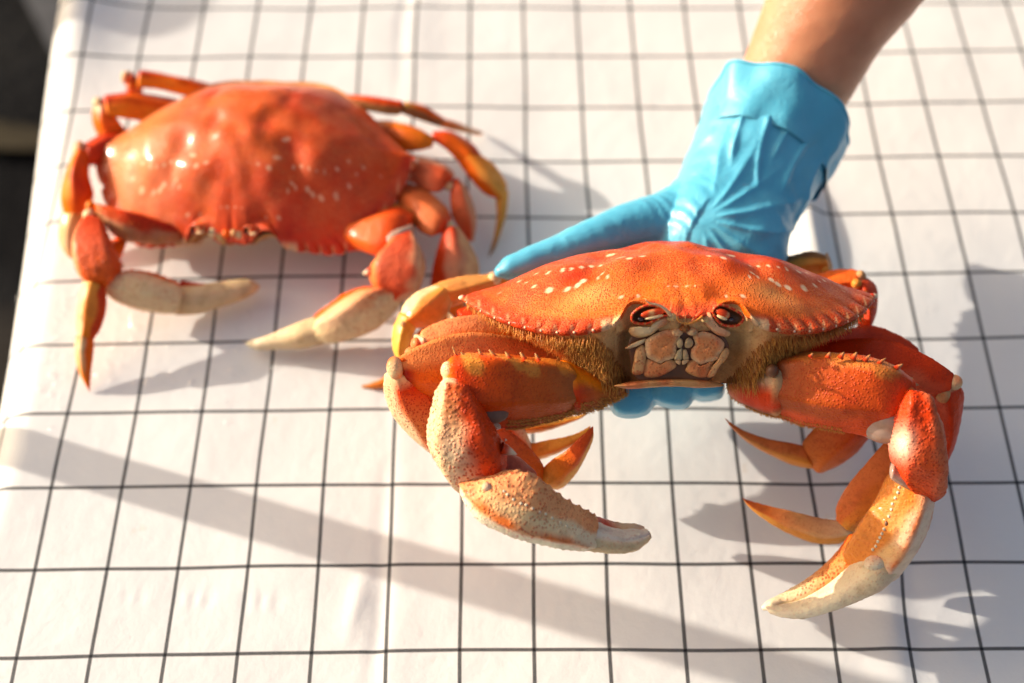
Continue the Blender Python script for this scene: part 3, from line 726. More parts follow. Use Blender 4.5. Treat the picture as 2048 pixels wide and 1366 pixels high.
# face plane in the crab's frame
FO = H.w([0, -4.50, .10])[0]; FN = unit(H.v(np.array([0, -1, -.12])))
def Fp(px, py, lift=0.0):
    v = ray(px, py); t = np.dot(FO + FN * lift - CAM, FN) / np.dot(v, FN); return CAM + v * t
def zc(X, Y): return 1180 + X * .18555, 560 + Y * .18555
def plate(C, name, poly, h, mat, colf, lift=0.0, parent=None, zoom=True, rough=.02, thick=.25, place=Fp, k=7, grow=1.0):
    pts = [zc(*p) if zoom else p for p in poly]
    K = catmull(np.array(pts + pts[:3], float), 20 * len(pts))
    n_ = len(pts); # closed smooth outline
    seg_ = K[int(len(K) / (n_ + 2)) * 0:int(len(K) * n_ / (n_ + 2))]
    m = 56; idx = np.linspace(0, len(seg_), m, endpoint=False).astype(int); O = seg_[idx]
    c = O.mean(0); V, R_ = [], []
    rs = [0.03, .25, .45, .62, .76, .87, .95, 1.0]
    for r in rs:
        for q in O:
            p = c + (q - c) * r * grow; V.append(place(p[0], p[1], lift + h * (1 - r ** 5))); R_.append(r)
    for q in O:
        V.append(place(*(c + (q - c) * .97), lift - thick)); R_.append(1.05)
    V = np.array(V); R_ = np.array(R_)
    V = V + FN * (rough * N2(V, 5) * (R_ < 1))[:, None]
    F = grid_faces(len(rs) + 1, m) + [tuple(range(m))]
    f = F[10]; nrm = np.cross(V[f[1]] - V[f[0]], V[f[2]] - V[f[0]])
    if np.dot(nrm, CAM - V[f[0]]) < 0: F = [tuple(reversed(f)) for f in F]
    col = colf(V, R_)
    return C.add(name, V, F, mat, parent, col=col)
def pcol(base, edge, speck=.3, cen=None):
    def f(V, R):
        n = len(V); c = mixc(np.tile(base, (n, 1)), np.tile(edge, (n, 1)), sst(R, .6, 1.0))
        c = mixc(c, np.tile(RED if cen is None else cen, (n, 1)), np.clip(N1(V, 2.0) * .35, 0, .45))
        return np.hstack([c, np.full((n, 1), speck)])
    return f
FLESH = np.array([.76, .27, .09]); PALE = np.array([.84, .52, .26])
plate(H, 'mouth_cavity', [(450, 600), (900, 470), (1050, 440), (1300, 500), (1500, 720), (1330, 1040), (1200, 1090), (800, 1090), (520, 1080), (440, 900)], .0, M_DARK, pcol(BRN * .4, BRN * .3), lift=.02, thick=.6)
plate(H, 'mouth_plate', [(610, 650), (680, 600), (790, 555), (880, 545), (960, 580), (955, 640), (930, 680), (925, 740), (925, 800), (890, 840), (800, 870), (765, 893), (690, 865), (620, 820), (605, 740)], .14, M_CLAW, pcol(FLESH, PALE, .35), grow=1.05, lift=.16)
plate(H, 'mouth_plate', [(1115, 610), (1170, 575), (1240, 565), (1340, 600), (1430, 670), (1430, 740), (1390, 800), (1370, 850), (1260, 885), (1190, 905), (1120, 860), (1092, 820), (1100, 750), (1140, 690)], .14, M_CLAW, pcol(FLESH, PALE, .35), grow=1.05, lift=.16)
for poly in ([(935, 660), (970, 625), (998, 650), (1000, 700), (975, 733), (940, 720)], [(1017, 690), (1030, 645), (1070, 622), (1108, 660), (1104, 708), (1062, 733), (1025, 725)],
             [(950, 757), (993, 742), (988, 850), (940, 860), (907, 850), (930, 790)], [(1010, 747), (1043, 760), (1063, 848), (1015, 860), (998, 840)]):
    plate(H, 'palp', poly, .12, M_TOOTH, pcol(np.array([.56, .42, .22]), np.array([.62, .48, .28]), .15, TAN), lift=.17, k=5)
for poly in ([(912, 868), (972, 862), (973, 908), (942, 905)], [(1000, 862), (1068, 862), (1022, 908), (992, 905)]):
    plate(H, 'front_tooth', poly, .07, M_TOOTH, pcol(PALE, PALE, .1, TAN), lift=.15)
plate(H, 'jaw_plate', [(620, 852), (690, 875), (765, 905), (830, 868), (895, 873), (925, 925), (870, 975), (790, 1020), (700, 1045), (600, 1035), (590, 960)], .13, M_CLAW, pcol(FLESH * 1.05, TAN, .5), grow=1.05, lift=.10)
plate(H, 'jaw_plate', [(1072, 873), (1130, 868), (1185, 920), (1260, 900), (1335, 868), (1290, 960), (1250, 1040), (1150, 1040), (1040, 985), (1050, 930)], .13, M_CLAW, pcol(FLESH * 1.05, TAN, .5), grow=1.05, lift=.10)
plate(H, 'cheek_plate', [(500, 740), (560, 700), (602, 745), (607, 830), (587, 960), (560, 1010), (490, 1025), (450, 990), (470, 880), (480, 800)], .16, M_CLAW, pcol(np.array([.72, .36, .14]), TAN, .5), lift=.10)
plate(H, 'cheek_plate', [(1440, 742), (1480, 732), (1502, 780), (1470, 850), (1400, 930), (1335, 1035), (1262, 1047), (1295, 960), (1372, 862), (1402, 802)], .16, M_CLAW, pcol(np.array([.72, .36, .14]), TAN, .5), lift=.10)
plate(H, 'chest_plate', [(250, 1140), (380, 1104), (620, 1078), (880, 1066), (1150, 1074), (1330, 1092), (1440, 1140), (1200, 1165), (900, 1148), (600, 1165), (420, 1175)], .28, M_CLAW, pcol(np.array([.60, .30, .11]), np.array([.50, .22, .07]), .15), lift=-.02, thick=.8)
GLD = np.array([.70, .48, .20])
plate(H, 'brow_ridge', [(415, 560), (430, 510), (500, 505), (580, 520), (660, 500), (700, 455), (780, 405), (860, 380), (885, 420), (830, 480), (740, 530), (660, 590), (560, 620), (470, 610)], .26, M_CLAW, pcol(CRM, GLD, .15), lift=.12, thick=.5)
plate(H, 'brow_ridge', [(1290, 340), (1325, 400), (1380, 470), (1440, 530), (1510, 555), (1500, 600), (1440, 610), (1350, 580), (1260, 500), (1215, 450), (1210, 400)], .24, M_CLAW, pcol(CRM, np.array([.62, .40, .2]), .15), lift=.12, thick=.5)
plate(H, 'brow_ridge', [(380, 730), (440, 690), (520, 655), (600, 630), (600, 660), (540, 700), (470, 730), (400, 745)], .12, M_CLAW, pcol(CRM, TAN, .15), lift=.12, thick=.4)
# eye sockets: dark bowl, beaded rim, stalk and cornea
def socket(C, poly, stalk, cornea, place, lift0=.34, zoom=True, bead=.04):
    plate(C, 'eye_socket', poly, -.22, M_DARK, pcol(BRN * .3, BRN * .3), lift=lift0, thick=.3, place=place, zoom=zoom, rough=0)
    pts = [zc(*p) if zoom else p for p in poly]; K = catmull(np.array(pts + pts[:2], float), 60)[:int(60 * len(pts) / (len(pts) + 1))]
    cen = K.mean(0); n = len(K); V = []; m = 10
    Q = [place(cen[0] + (q[0] - cen[0]) * 1.06, cen[1] + (q[1] - cen[1]) * 1.06, lift0 + .05) for q in K]
    for i in range(n):
        a = unit(Q[(i + 1) % n] - Q[i - 1]); u = FN; w = np.cross(a, u); rr = bead * (1.0 + .7 * (i % 2))
        for j in range(m): V.append(Q[i] + rr * (u * math.cos(j * .628) + w * math.sin(j * .628)))
    F = grid_faces(n + 1, m); F = [tuple(q % (n * m) for q in f) for f in F]
    V = np.array(V); cc = np.tile(np.array([.62, .045, .01]), (len(V), 1)); cc[(np.arange(len(V)) // m) % 4 == 0] = [.76, .24, .06]
    f = F[3]; nrm = np.cross(V[f[1]] - V[f[0]], V[f[2]] - V[f[0]])
    if np.dot(nrm, V[f[0]] - Q[0]) < 0: F = [tuple(reversed(f)) for f in F]
    rim = C.add('socket_rim', V, F, M_TOOTH, col=np.hstack([cc, np.full((len(V), 1), .1)]))
    a = place(*(zc(*stalk[0]) if zoom else stalk[0]), lift0 + .05); b = place(*(zc(*stalk[1]) if zoom else stalk[1]), lift0 + .12)
    d = unit(b - a); V, F = blob((a + b) / 2, (d * np.linalg.norm(b - a) * .56, np.cross(d, FN) * .18, FN * .12), 12, 16)
    t = (V - a) @ d / np.linalg.norm(b - a); cc = mixc(np.tile(np.array([.74, .40, .16]), (len(V), 1)), np.tile(np.array([.66, .06, .01]), (len(V), 1)), sst(np.sin(t * 8 + 1.5 * N1(V, 4)), -.9, -.2))
    st = C.add('eyestalk', V, F, M_TOOTH, col=np.hstack([cc, np.full((len(V), 1), .1)]))
    V, F = blob(a * .55 + b * .45 - UP * .17, (d * np.linalg.norm(b - a) * .42, np.cross(d, FN) * .08, FN * .10), 8, 12)
    C.add('eyelid', V, F, M_TOOTH, col=np.hstack([np.tile(CRM, (len(V), 1)), np.full((len(V), 1), .1)]))
    c = place(*(zc(*cornea) if zoom else cornea), lift0 + .02); V, F = blob(c, (RT * .13, UP * .09, FW * .10), 12, 16)
    C.add('eye', V, F, M_EYE, st)
socket(H, [(458, 421), (466, 371), (518, 322), (595, 285), (681, 280), (767, 314), (827, 371), (776, 388), (724, 412), (647, 453), (569, 466), (492, 453)], ((800, 330), (560, 380)), (545, 420), Fp)
socket(H, [(1342, 315), (1394, 278), (1462, 286), (1548, 323), (1626, 372), (1643, 421), (1591, 479), (1514, 491), (1428, 471), (1368, 413), (1338, 356)], ((1360, 330), (1500, 390)), (1520, 425), Fp)
# small antennae and palps between the eyes
def tube(C, name, pts, rad, mat, colr, parent=None, place=Fp):
    Q = catmull(np.array([place(*zc(p[0], p[1]), p[2]) for p in pts]), 26); V = []; m = 8
    for i, q in enumerate(Q):
        a = unit(Q[min(i + 1, 25)] - Q[max(i - 1, 0)]); u = unit(np.cross(a, FN)); w = np.cross(a, u); r = rad * (1 - .8 * i / 25) * (1 + .12 * (i % 2))
        for j in range(m): V.append(q + r * (u * math.cos(j * .785) + w * math.sin(j * .785)))
    F = grid_faces(26, m) + [tuple(range(m)), tuple(range(25 * m, 26 * m))]; V = np.array(V)
    return C.add(name, V, F, mat, parent, col=np.hstack([np.tile(colr, (len(V), 1)), np.full((len(V), 1), .2)]))
tube(H, 'antenna', [(870, 380, .45), (820, 320, .75), (740, 270, .85), (640, 250, .95), (595, 205, 1.0)], .075, M_TOOTH, CRM)
tube(H, 'antenna', [(860, 350, .45), (875, 290, .75), (872, 215, .95)], .03, M_TOOTH, GLD)
tube(H, 'antennule', [(1210, 395, .35), (1150, 440, .55), (1060, 470, .6), (975, 455, .65), (930, 405, .7)], .065, M_TOOTH, np.array([.74, .30, .05]))
tube(H, 'antennule', [(1220, 350, .35), (1160, 390, .55), (1080, 455, .6)], .05, M_TOOTH, RED)
for (x0, y0, x1, y1) in ((1010, 560, 1030, 350), (1040, 560, 1010, 380), (1060, 520, 1120, 380), (960, 480, 930, 340), (1100, 420, 1190, 330), (900, 450, 905, 350)):
    tube(H, 'mouth_bristle', [(x0, y0, .15), ((x0 + x1) / 2 + 8, (y0 + y1) / 2, .35), (x1, y1, .4)], .03, M_TOOTH, TAN)
for (x, y, r_, c_) in ((880, 400, .20, GLD), (1240, 420, .17, GLD), (770, 330, .14, np.array([.7, .35, .06])), (940, 560, .2, PALE * .8), (1100, 555, .2, PALE * .7), (1020, 520, .18, BRN * 1.2)):
    q = Fp(*zc(x, y), .25); V, F = blob(q, (RT * r_ * 1.2, UP * r_ * .8, FN * r_), 10, 14)
    H.add('mouth_knob', V, F, M_CLAW, col=np.hstack([np.tile(c_, (len(V), 1)), np.full((len(V), 1), .3)]))

# ---- left claw of the held crab
HB, PI = .55, math.pi
GOLDN = np.array([.62, .30, .07])
base1, dt = H.seg('arm_base', [(1240, 760, 1232, 780, 54.6, .5), (1205, 750, 1205, 793, 54.0, .8), (1170, 740, 1172, 805, 53.5, 1.0), (1140, 736, 1138, 811, 53.2, 1.1)], M_SHELL,
                  paint([(0, BRN, .1), (.5, np.array([.50, .14, .02]), .2), (1, RED, .2)], A=OR2, wA=.3, B=BRN, wB=.7), disp=shell_disp(.015, .03), p=2.3)
H.hairs_on(dt, 1500, lambda U, PH: (PH > .1) & (PH < 1.7) | (PH > 5.9), base1, -UP * .2 - FW * .2 + RT * .5, l=(.10, .24))
arm, dt = H.seg('claw_arm', [(1140, 735, 1136, 812, 53.1, 1.05), (1095, 726, 1098, 824, 52.7, 1.2), (1045, 720, 1050, 834, 52.3, 1.3), (990, 716, 1003, 841, 51.9, 1.35), (940, 716, 958, 834, 51.7, 1.25), (905, 722, 922, 805, 51.7, 1.0), (890, 733, 898, 775, 51.8, .7)], M_SHELL,
                paint([(0, np.array([.42, .11, .02]), .3), (.25, np.array([.60, .10, .006]), .5), (.5, np.array([.74, .085, .003]), .6), (.8, RED * 1.2, .4), (.93, OR2, .1), (1, CRM, .1)], A=np.array([.74, .24, .03]), wA=.06, B=np.array([.70, .10, .03]), wB=.3, mott=.35), n=60, m=48, cap1=.3,
                disp=shell_disp(.012, .035, beads=[(PI * .97, 9, .05, .10, .1, .8)]), p=2.5)
H.hairs_on(dt, 1500, lambda U, PH: (U < .5) & (U > .02) & (PH > .15) & (PH < .95), arm, -UP * .10 + RT * .75, l=(.10, .22))
M_SOCK = plain('joint_socket_skin', (.20, .10, .06), .55)
H.knob('joint_socket', 980, 826, 51.5, .56, mat=M_SOCK, parent=arm, sq=(1.35, .80, .5), onsurf=True)
for (x, y, tx, ty, r_) in ((1078, 722, 1070, 706, .12), (1050, 720, 1040, 704, .13), (1020, 718, 1010, 703, .13), (992, 716, 978, 699, .12), (965, 716, 956, 697, .10), (915, 718, 905, 693, .07), (930, 717, 922, 704, .10)):
    H.spine(x, y, 52.0, tx, ty, r_ * .8, arm, col=np.array([.55, .30, .10]))
H.seg('joint_membrane', [(935, 800, 905, 770, 51.9, .5), (965, 815, 940, 800, 51.6, .8), (1000, 822, 965, 838, 51.4, .7), (1018, 832, 990, 850, 51.6, .3)], M_MEMB, paint([(0, CRM), (1, TAN)]), arm, disp=shell_disp(0, .03))
H.knob('knuckle', 896, 742, 51.6, .36, parent=arm, sq=(.9, 1.1, 1)); H.knob('knuckle', 905, 766, 51.1, .42, parent=arm, col=CRW, sq=(1.1, .8, 1)); H.knob('knuckle', 930, 770, 51.2, .30, parent=arm, sq=(.8, 1.5, 1), col=CRM)
wr, dt = H.seg('wrist', [(880, 767, 930, 772, 51.2, .8), (867, 788, 954, 796, 50.8, 1.1), (859, 835, 975, 832, 50.3, 1.3), (858, 880, 995, 862, 49.9, 1.5), (872, 922, 1010, 893, 49.7, 1.5), (900, 952, 1012, 922, 49.8, 1.35), (932, 972, 1000, 945, 50.0, 1.0), (955, 978, 985, 958, 50.2, .6)], M_CLAW,
               paint([(0, CRM, .2), (.08, np.array([.72, .10, .01]), .9), (.2, np.array([.80, .30, .10]), 1.0), (.45, np.array([.86, .58, .34]), 1.0), (.72, np.array([.86, .56, .32]), 1.0), (.88, np.array([.76, .12, .01]), .8), (1, RED * 1.1, .6)], B=np.array([.74, .06, .005]), wB=.74, A=CRM, wA=.35, speck=.9, mott=.12), n=70, m=64, cap1=.3,
               disp=shell_disp(.030, .05, beads=[(.55, 22, .07, .10, .1, .98), (PI * .93, 26, .04, .12, .1, .95), (PI * .55, 20, .03, .08, .2, .9)]), p=2.4)
H.spine(1002, 896, 49.2, 1034, 909, .26, wr)
H.spine(1008, 880, 49.4, 1014, 880, .07, wr)
H.seg('joint_membrane', [(1012, 905, 960, 968, 50.6, .5), (1040, 925, 985, 972, 50.4, .8), (1072, 950, 1010, 985, 50.4, .7)], M_SHELL, paint([(0, np.array([.55, .16, .09]), 0), (1, np.array([.55, .10, .05]), 0)]), wr)
pm, dt = H.seg('palm', [(965, 962, 930, 966, 49.4, .6), (995, 952, 938, 998, 48.7, 1.0), (1035, 944, 962, 1032, 48.0, 1.3), (1072, 955, 1012, 1060, 47.7, 1.4), (1108, 982, 1060, 1078, 47.6, 1.35), (1142, 1006, 1105, 1089, 47.6, 1.2), (1172, 1024, 1138, 1094, 47.7, 1.05), (1192, 1036, 1162, 1094, 47.9, .8)], M_CLAW,
               paint([(0, RED, .3), (.12, np.array([.80, .26, .08]), .5), (.3, np.array([.84, .50, .22]), .9), (.6, np.array([.84, .60, .32]), .6), (1, np.array([.84, .68, .44]), .3)], A=np.array([.84, .36, .14]), B=np.array([.88, .76, .54]), wB=.7, wA=.4, mott=.05, bands=[(PI * .47, .16, np.array([.78, .18, .03]), .1, .85)]), n=90, m=80, cap1=.2,  # side B whitened beyond its cream, standing in for light bounced off the cloth
               disp=shell_disp(.026, .03, beads=[(PI * .97, 11, .16, .13, .10, 1.0), (.12, 34, .02, .16, .1, 1.0)]), p=2.3)
for (x, y) in ((1015, 989), (1027, 999), (1042, 1007), (1052, 1010), (1065, 1017), (1079, 1024), (1091, 1028), (1104, 1036), (1120, 1045), (1133, 1052), (1008, 983)): H.knob('pearl', x, y, 50, .065, parent=pm, col=CRW, onsurf=True)
H.knob('knuckle', 974, 976, 49.0, .24, parent=pm, col=CRW, onsurf=True)
H.seg('fixed_finger', [(1180, 1030, 1172, 1070, 48.6, .7), (1210, 1042, 1200, 1078, 48.8, .7), (1242, 1050, 1232, 1078, 48.9, .55), (1272, 1051, 1265, 1070, 48.9, .4), (1288, 1054, 1284, 1062, 48.9, .2)], M_CLAW,
      paint([(0, DRED, .3), (.25, RED, .3), (.5, CRM * .95, .2), (1, np.array([.78, .50, .35]), .1)], mott=.1), pm, disp=shell_disp(.015, .01))
H.seg('movable_finger', [(1172, 1048, 1160, 1092, 47.8, .75), (1192, 1048, 1180, 1097, 47.8, .75), (1220, 1058, 1208, 1100, 47.8, .7), (1248, 1064, 1240, 1101, 47.9, .6), (1272, 1062, 1268, 1097, 48.1, .5), (1287, 1062, 1286, 1084, 48.2, .35), (1291, 1058, 1291, 1070, 48.3, .2)], M_CLAW,
      paint([(0, TAN, .1), (.15, CRM * .9, .2), (1, CRM, .25)], A=np.array([.80, .66, .50]), mott=.06), pm, n=60, m=48,
      disp=shell_disp(.018, .015, beads=[(PI * .8, 12, .03, .12, .25, .95)], ridge=[(PI * .72, -.06, .2)]), p=2.3)
H.knob('knuckle', 1168, 1068, 47.7, .46, parent=pm, col=CRM * .75, sq=(.55, 1.0, .8))

# ---- right claw of the held crab
base2, dt = H.seg('arm_base', [(1478, 752, 1468, 775, 55.2, .5), (1500, 738, 1492, 792, 54.6, .9), (1530, 724, 1525, 808, 54.1, 1.1), (1562, 716, 1562, 820, 53.7, 1.2)], M_SHELL,
                  paint([(0, TAN, .1), (.5, RED, .2), (1, RED, .2)], A=CRM * .6, B=BRN, ends=TAN), disp=shell_disp(.015, .04), p=2.3)
H.hairs_on(dt, 1300, lambda U, PH: (PH > .0) & (PH < .9) | (PH > 6.0), base2, -UP * .6, l=(.08, .2))
arm2, dt = H.seg('claw_arm', [(1566, 715, 1566, 822, 53.6, 1.2), (1610, 714, 1612, 832, 53.2, 1.35), (1665, 716, 1662, 840, 52.8, 1.4), (1715, 722, 1708, 850, 52.4, 1.35), (1760, 730, 1752, 860, 52.1, 1.2), (1800, 744, 1782, 850, 52.0, 1.0), (1826, 762, 1806, 812, 52.0, .7)], M_SHELL,
                 paint([(0, np.array([.34, .07, .012]), .3), (.25, np.array([.50, .085, .012]), .5), (.6, np.array([.60, .075, .008]), .6), (1, RED * 1.15, .4)], A=np.array([.62, .18, .03]), wA=.06, B=np.array([.78, .09, .015]), wB=.42, mott=.4, mcol=DRED), n=60, m=48, cap1=.3,
                 disp=shell_disp(.012, .04), p=2.5)
H.hairs_on(dt, 900, lambda U, PH: (U < .45) & (PH > .15) & (PH < .8), arm2, -UP * .45 + RT * .35, l=(.08, .2))
for (x, y, tx, ty, r_) in ((1655, 716, 1660, 704, .12), (1680, 717, 1688, 704, .13), (1705, 719, 1714, 704, .13), (1728, 724, 1741, 709, .12), (1755, 730, 1772, 716, .11), (1790, 738, 1806, 728, .13), (1620, 715, 1626, 706, .10), (1800, 765, 1838, 770, .22)):
    H.spine(x, y, 52.2, tx, ty, r_, arm2, col=np.array([.50, .22, .08]))
H.seg('joint_membrane', [(1705, 832, 1725, 846, 52.6, .4), (1735, 810, 1762, 866, 52.0, .8), (1770, 798, 1788, 872, 51.7, .9), (1800, 790, 1805, 860, 51.7, .6)], M_MEMB, paint([(0, TAN), (1, CRM)]), arm2, disp=shell_disp(0, .03))
H.knob('knuckle', 1818, 787, 51.5, .30, parent=arm2, col=TAN); H.knob('knuckle', 1800, 800, 51.5, .26, parent=arm2, col=CRM)
H.knob('black_pore', 1544, 741, 53.1, .28, mat=M_DARK, parent=base2)
wr2, dt = H.seg('wrist', [(1797, 786, 1843, 796, 51.6, .8), (1788, 810, 1866, 818, 51.2, 1.15), (1780, 855, 1884, 860, 50.8, 1.35), (1777, 900, 1892, 905, 50.7, 1.5), (1786, 930, 1888, 940, 50.8, 1.4), (1812, 952, 1875, 960, 50.9, 1.1), (1835, 966, 1864, 970, 51.1, .7)], M_CLAW,
                paint([(0, RED, .6), (.2, RED * 1.1, .7), (.4, np.array([.74, .10, .02]), .8), (1, np.array([.70, .07, .012]), .8)], B=np.array([.66, .14, .05]), A=RED * 1.1, wA=.4, speck=.8, mott=.3), n=70, m=64, cap1=.3,
                disp=shell_disp(.028, .05, beads=[(.25, 26, .05, .12, .1, .98), (PI * .95, 24, .03, .08, .1, .98)], ridge=[(PI * .35, .08, .2)]), p=2.4)
_me = wr2.data; _at = _me.color_attributes['Col']                    # cream patch on the wrist
_c = np.zeros(len(_me.vertices) * 4); _at.data.foreach_get('color', _c); _c = _c.reshape(-1, 4)
V_, U_, PH_, _ = dt; q = D(1802, 885, 50.0); dd = V_ - q; w_ = np.exp(-((dd @ RT) / .34) ** 2 - ((dd @ UP) / .62) ** 2 - ((dd @ FW) / 1.6) ** 2)
_c[:, :3] = _c[:, :3] * (1 - w_[:, None]) + CRW * w_[:, None]; _c[:, 3] *= 1 - .8 * w_; _at.data.foreach_set('color', _c.ravel())
H.spine(1812, 924, 49.9, 1824, 926, .22, wr2)
H.seg('joint_membrane', [(1790, 925, 1782, 950, 50.5, .5), (1825, 945, 1812, 970, 50.3, .5), (1862, 962, 1850, 985, 50.5, .4)], M_MEMB, paint([(0, CRW), (1, CRM)]), wr2)
pm2, dt = H.seg('palm', [(1785, 940, 1866, 965, 51.0, .8), (1770, 965, 1868, 990, 50.7, 1.1), (1748, 1003, 1864, 1030, 50.5, 1.35), (1724, 1042, 1850, 1068, 50.5, 1.4), (1703, 1075, 1828, 1108, 50.6, 1.35), (1690, 1098, 1803, 1140, 50.8, 1.2), (1688, 1116, 1782, 1158, 50.9, .9)], M_CLAW,
                paint([(0, ORG, .3), (.15, OR2, .2), (.5, np.array([.82, .44, .16]), .2), (1, CRM, .3)], B=np.array([.84, .62, .44]), wB=.86, A=np.array([.80, .26, .04]), wA=.45, mott=.12, bands=[(PI * .47, .10, np.array([.80, .16, .01]), .0, .95), (PI * .16, .22, np.array([.74, .20, .08]), .0, .6)]), n=90, m=80, cap1=.2,
                disp=shell_disp(.024, .03, beads=[(.02, 40, .015, .1, .05, 1)]), p=2.3)
for (x, y) in ((1796, 985), (1791, 996), (1785, 1008), (1783, 1019), (1778, 1033), (1764, 1067), (1760, 1075), (1756, 1083), (1752, 1092), (1746, 1099), (1799, 975), (1768, 1058)): H.knob('pearl', x, y, 50, .075, parent=pm2, col=CRW, onsurf=True)
H.knob('palm_pore', 1773, 1048, 49.2, .11, mat=M_DARK, parent=pm2, sq=(.8, 1.3, .8), onsurf=True)
H.seg('fixed_finger', [(1702, 1075, 1740, 1112, 51.5, .9), (1678, 1108, 1704, 1142, 51.4, .75), (1643, 1141, 1662, 1171, 51.3, .6), (1601, 1170, 1615, 1196, 51.2, .48), (1563, 1190, 1574, 1209, 51.1, .36), (1538, 1202, 1546, 1217, 50.8, .25), (1524, 1212, 1528, 1220, 50.8, .12)], M_CLAW,
      paint([(0, ORG, .8), (.35, np.array([.82, .34, .10]), .9), (.55, CRM, .5), (1, CRW, .15)], mott=.05), pm2, n=60, m=40, disp=shell_disp(.016, .015))
H.seg('movable_finger', [(1742, 1104, 1782, 1150, 50.3, .9), (1722, 1116, 1758, 1170, 50.1, 1.0), (1694, 1146, 1722, 1190, 50.1, .85), (1650, 1180, 1670, 1212, 50.2, .7), (1602, 1205, 1614, 1229, 50.3, .55), (1566, 1212, 1572, 1231, 50.4, .4), (1540, 1213, 1543, 1225, 50.5, .22), (1531, 1213, 1532, 1219, 50.5, .1)], M_CLAW,
      paint([(0, CRM * .9, .2), (.5, CRW, .15), (1, CRW * 1.05, .05)], B=np.array([.72, .52, .34]), wB=.5, mott=.03), pm2, n=70, m=48,
      disp=shell_disp(.018, .015, beads=[(PI * .35, 18, .03, .2, .12, .7)]), p=2.3)
H.knob('knuckle', 1752, 1128, 49.6, .55, parent=pm2, col=CRW * .95, sq=(1, .8, .8))


# ---- walking legs of the held crab
LEGO = np.array([.84, .19, .008])
def leg(C, rows_m, rest, mode='d', knobs=(), cm=None, p=2.5):
    cm = cm or paint([(0, YEL, .1), (.3, LEGO, .3), (.85, ORG, .3), (1, RED, .2)], A=RED * 1.1, wA=.3, B=ORG, mott=.25)
    o, dt = C.seg('walking_leg', rows_m, M_SHELL, cm, mode=mode, n=50, m=40, p=p, disp=shell_disp(.014, .03, beads=[(PI, 26, .03, .14, .05, .98)]))
    for name, rows, cf in rest: C.seg(name, rows, M_SHELL, cf, o, mode=mode, n=40, m=32, p=2.3, disp=shell_disp(.010, .02, beads=[(PI, 24, .02, .14, .05, .9), (0, 24, .02, .14, .05, .9)]))
    for k in knobs: C.knob('knuckle', *k[:4], parent=o, mode=mode, col=k[4] if len(k) > 4 else CRM, sq=k[5] if len(k) > 5 else (1, 1, 1))
    return o
SEG2 = paint([(0, CRM, .1), (.08, RED, .3), (.5, ORG, .5), (1, ORG, .4)], A=CRM, wA=.25, mott=.25)
DAC = paint([(0, YEL, .1), (.3, np.array([.70, .20, .025]), .1), (.75, np.array([.62, .17, .02]), .1), (1, np.array([.16, .03, .01]), 0)], A=np.array([.74, .36, .06]), B=np.array([.70, .28, .04]), mott=.12)
# front left leg (nearest)
leg(H, [(1195, 742, 1200, 775, 57.0, .6), (1120, 704, 1130, 775, 56.3, .8), (1035, 676, 1045, 790, 55.6, 1.0), (960, 666, 960, 800, 55.0, 1.05), (890, 673, 880, 805, 54.6, 1.0), (835, 693, 835, 795, 54.4, .9), (800, 712, 812, 770, 54.3, .7)],
    [('carpus', [(768, 752, 830, 745, 54.4, .6), (769, 785, 850, 782, 54.2, .8), (785, 830, 880, 825, 54.0, .9), (815, 868, 915, 870, 53.9, .9), (845, 895, 930, 905, 53.9, .7)],
      paint([(0, CRM, .2), (.15, RED * 1.1, .6), (.5, np.array([.78, .24, .07]), .9), (1, ORG, .6)], A=CRM, wA=.55, mott=.2)),
     ('propodus', [(860, 872, 905, 915, 54.0, .6), (930, 838, 930, 915, 53.8, .8), (995, 850, 985, 945, 53.8, .85), (1050, 885, 1025, 965, 53.9, .8), (1083, 925, 1058, 972, 54.0, .65), (1088, 950, 1075, 975, 54.0, .5)],
      paint([(0, ORG, .3), (.5, np.array([.74, .14, .02]), .4), (1, ORG, .3)], B=RED, mott=.3)),
     ('dactyl', [(1082, 940, 1098, 978, 54.1, .5), (1105, 920, 1125, 975, 54.0, .45), (1135, 900, 1152, 948, 54.0, .35), (1162, 874, 1172, 912, 54.0, .25), (1182, 856, 1186, 878, 54.0, .1), (1186, 852, 1187, 858, 54.0, .03)],
      paint([(0, YEL, .1), (.25, LEGO, .3), (.5, np.array([.72, .10, .015]), .3), (1, np.array([.30, .05, .01]), .1)], B=YEL, mott=.15))],
    knobs=[(793, 737, 54.3, .50, CRM, (.8, 1.1, 1)), (806, 722, 54.3, .22, ORG, (1.2, .7, .8))], cm=paint([(0, YEL, .1), (.25, np.array([.70, .34, .12]), .3), (.6, LEGO, .4), (.9, ORG * .9, .3), (1, DRED, .2)], A=np.array([.80, .24, .06]), wA=.45, mott=.2))
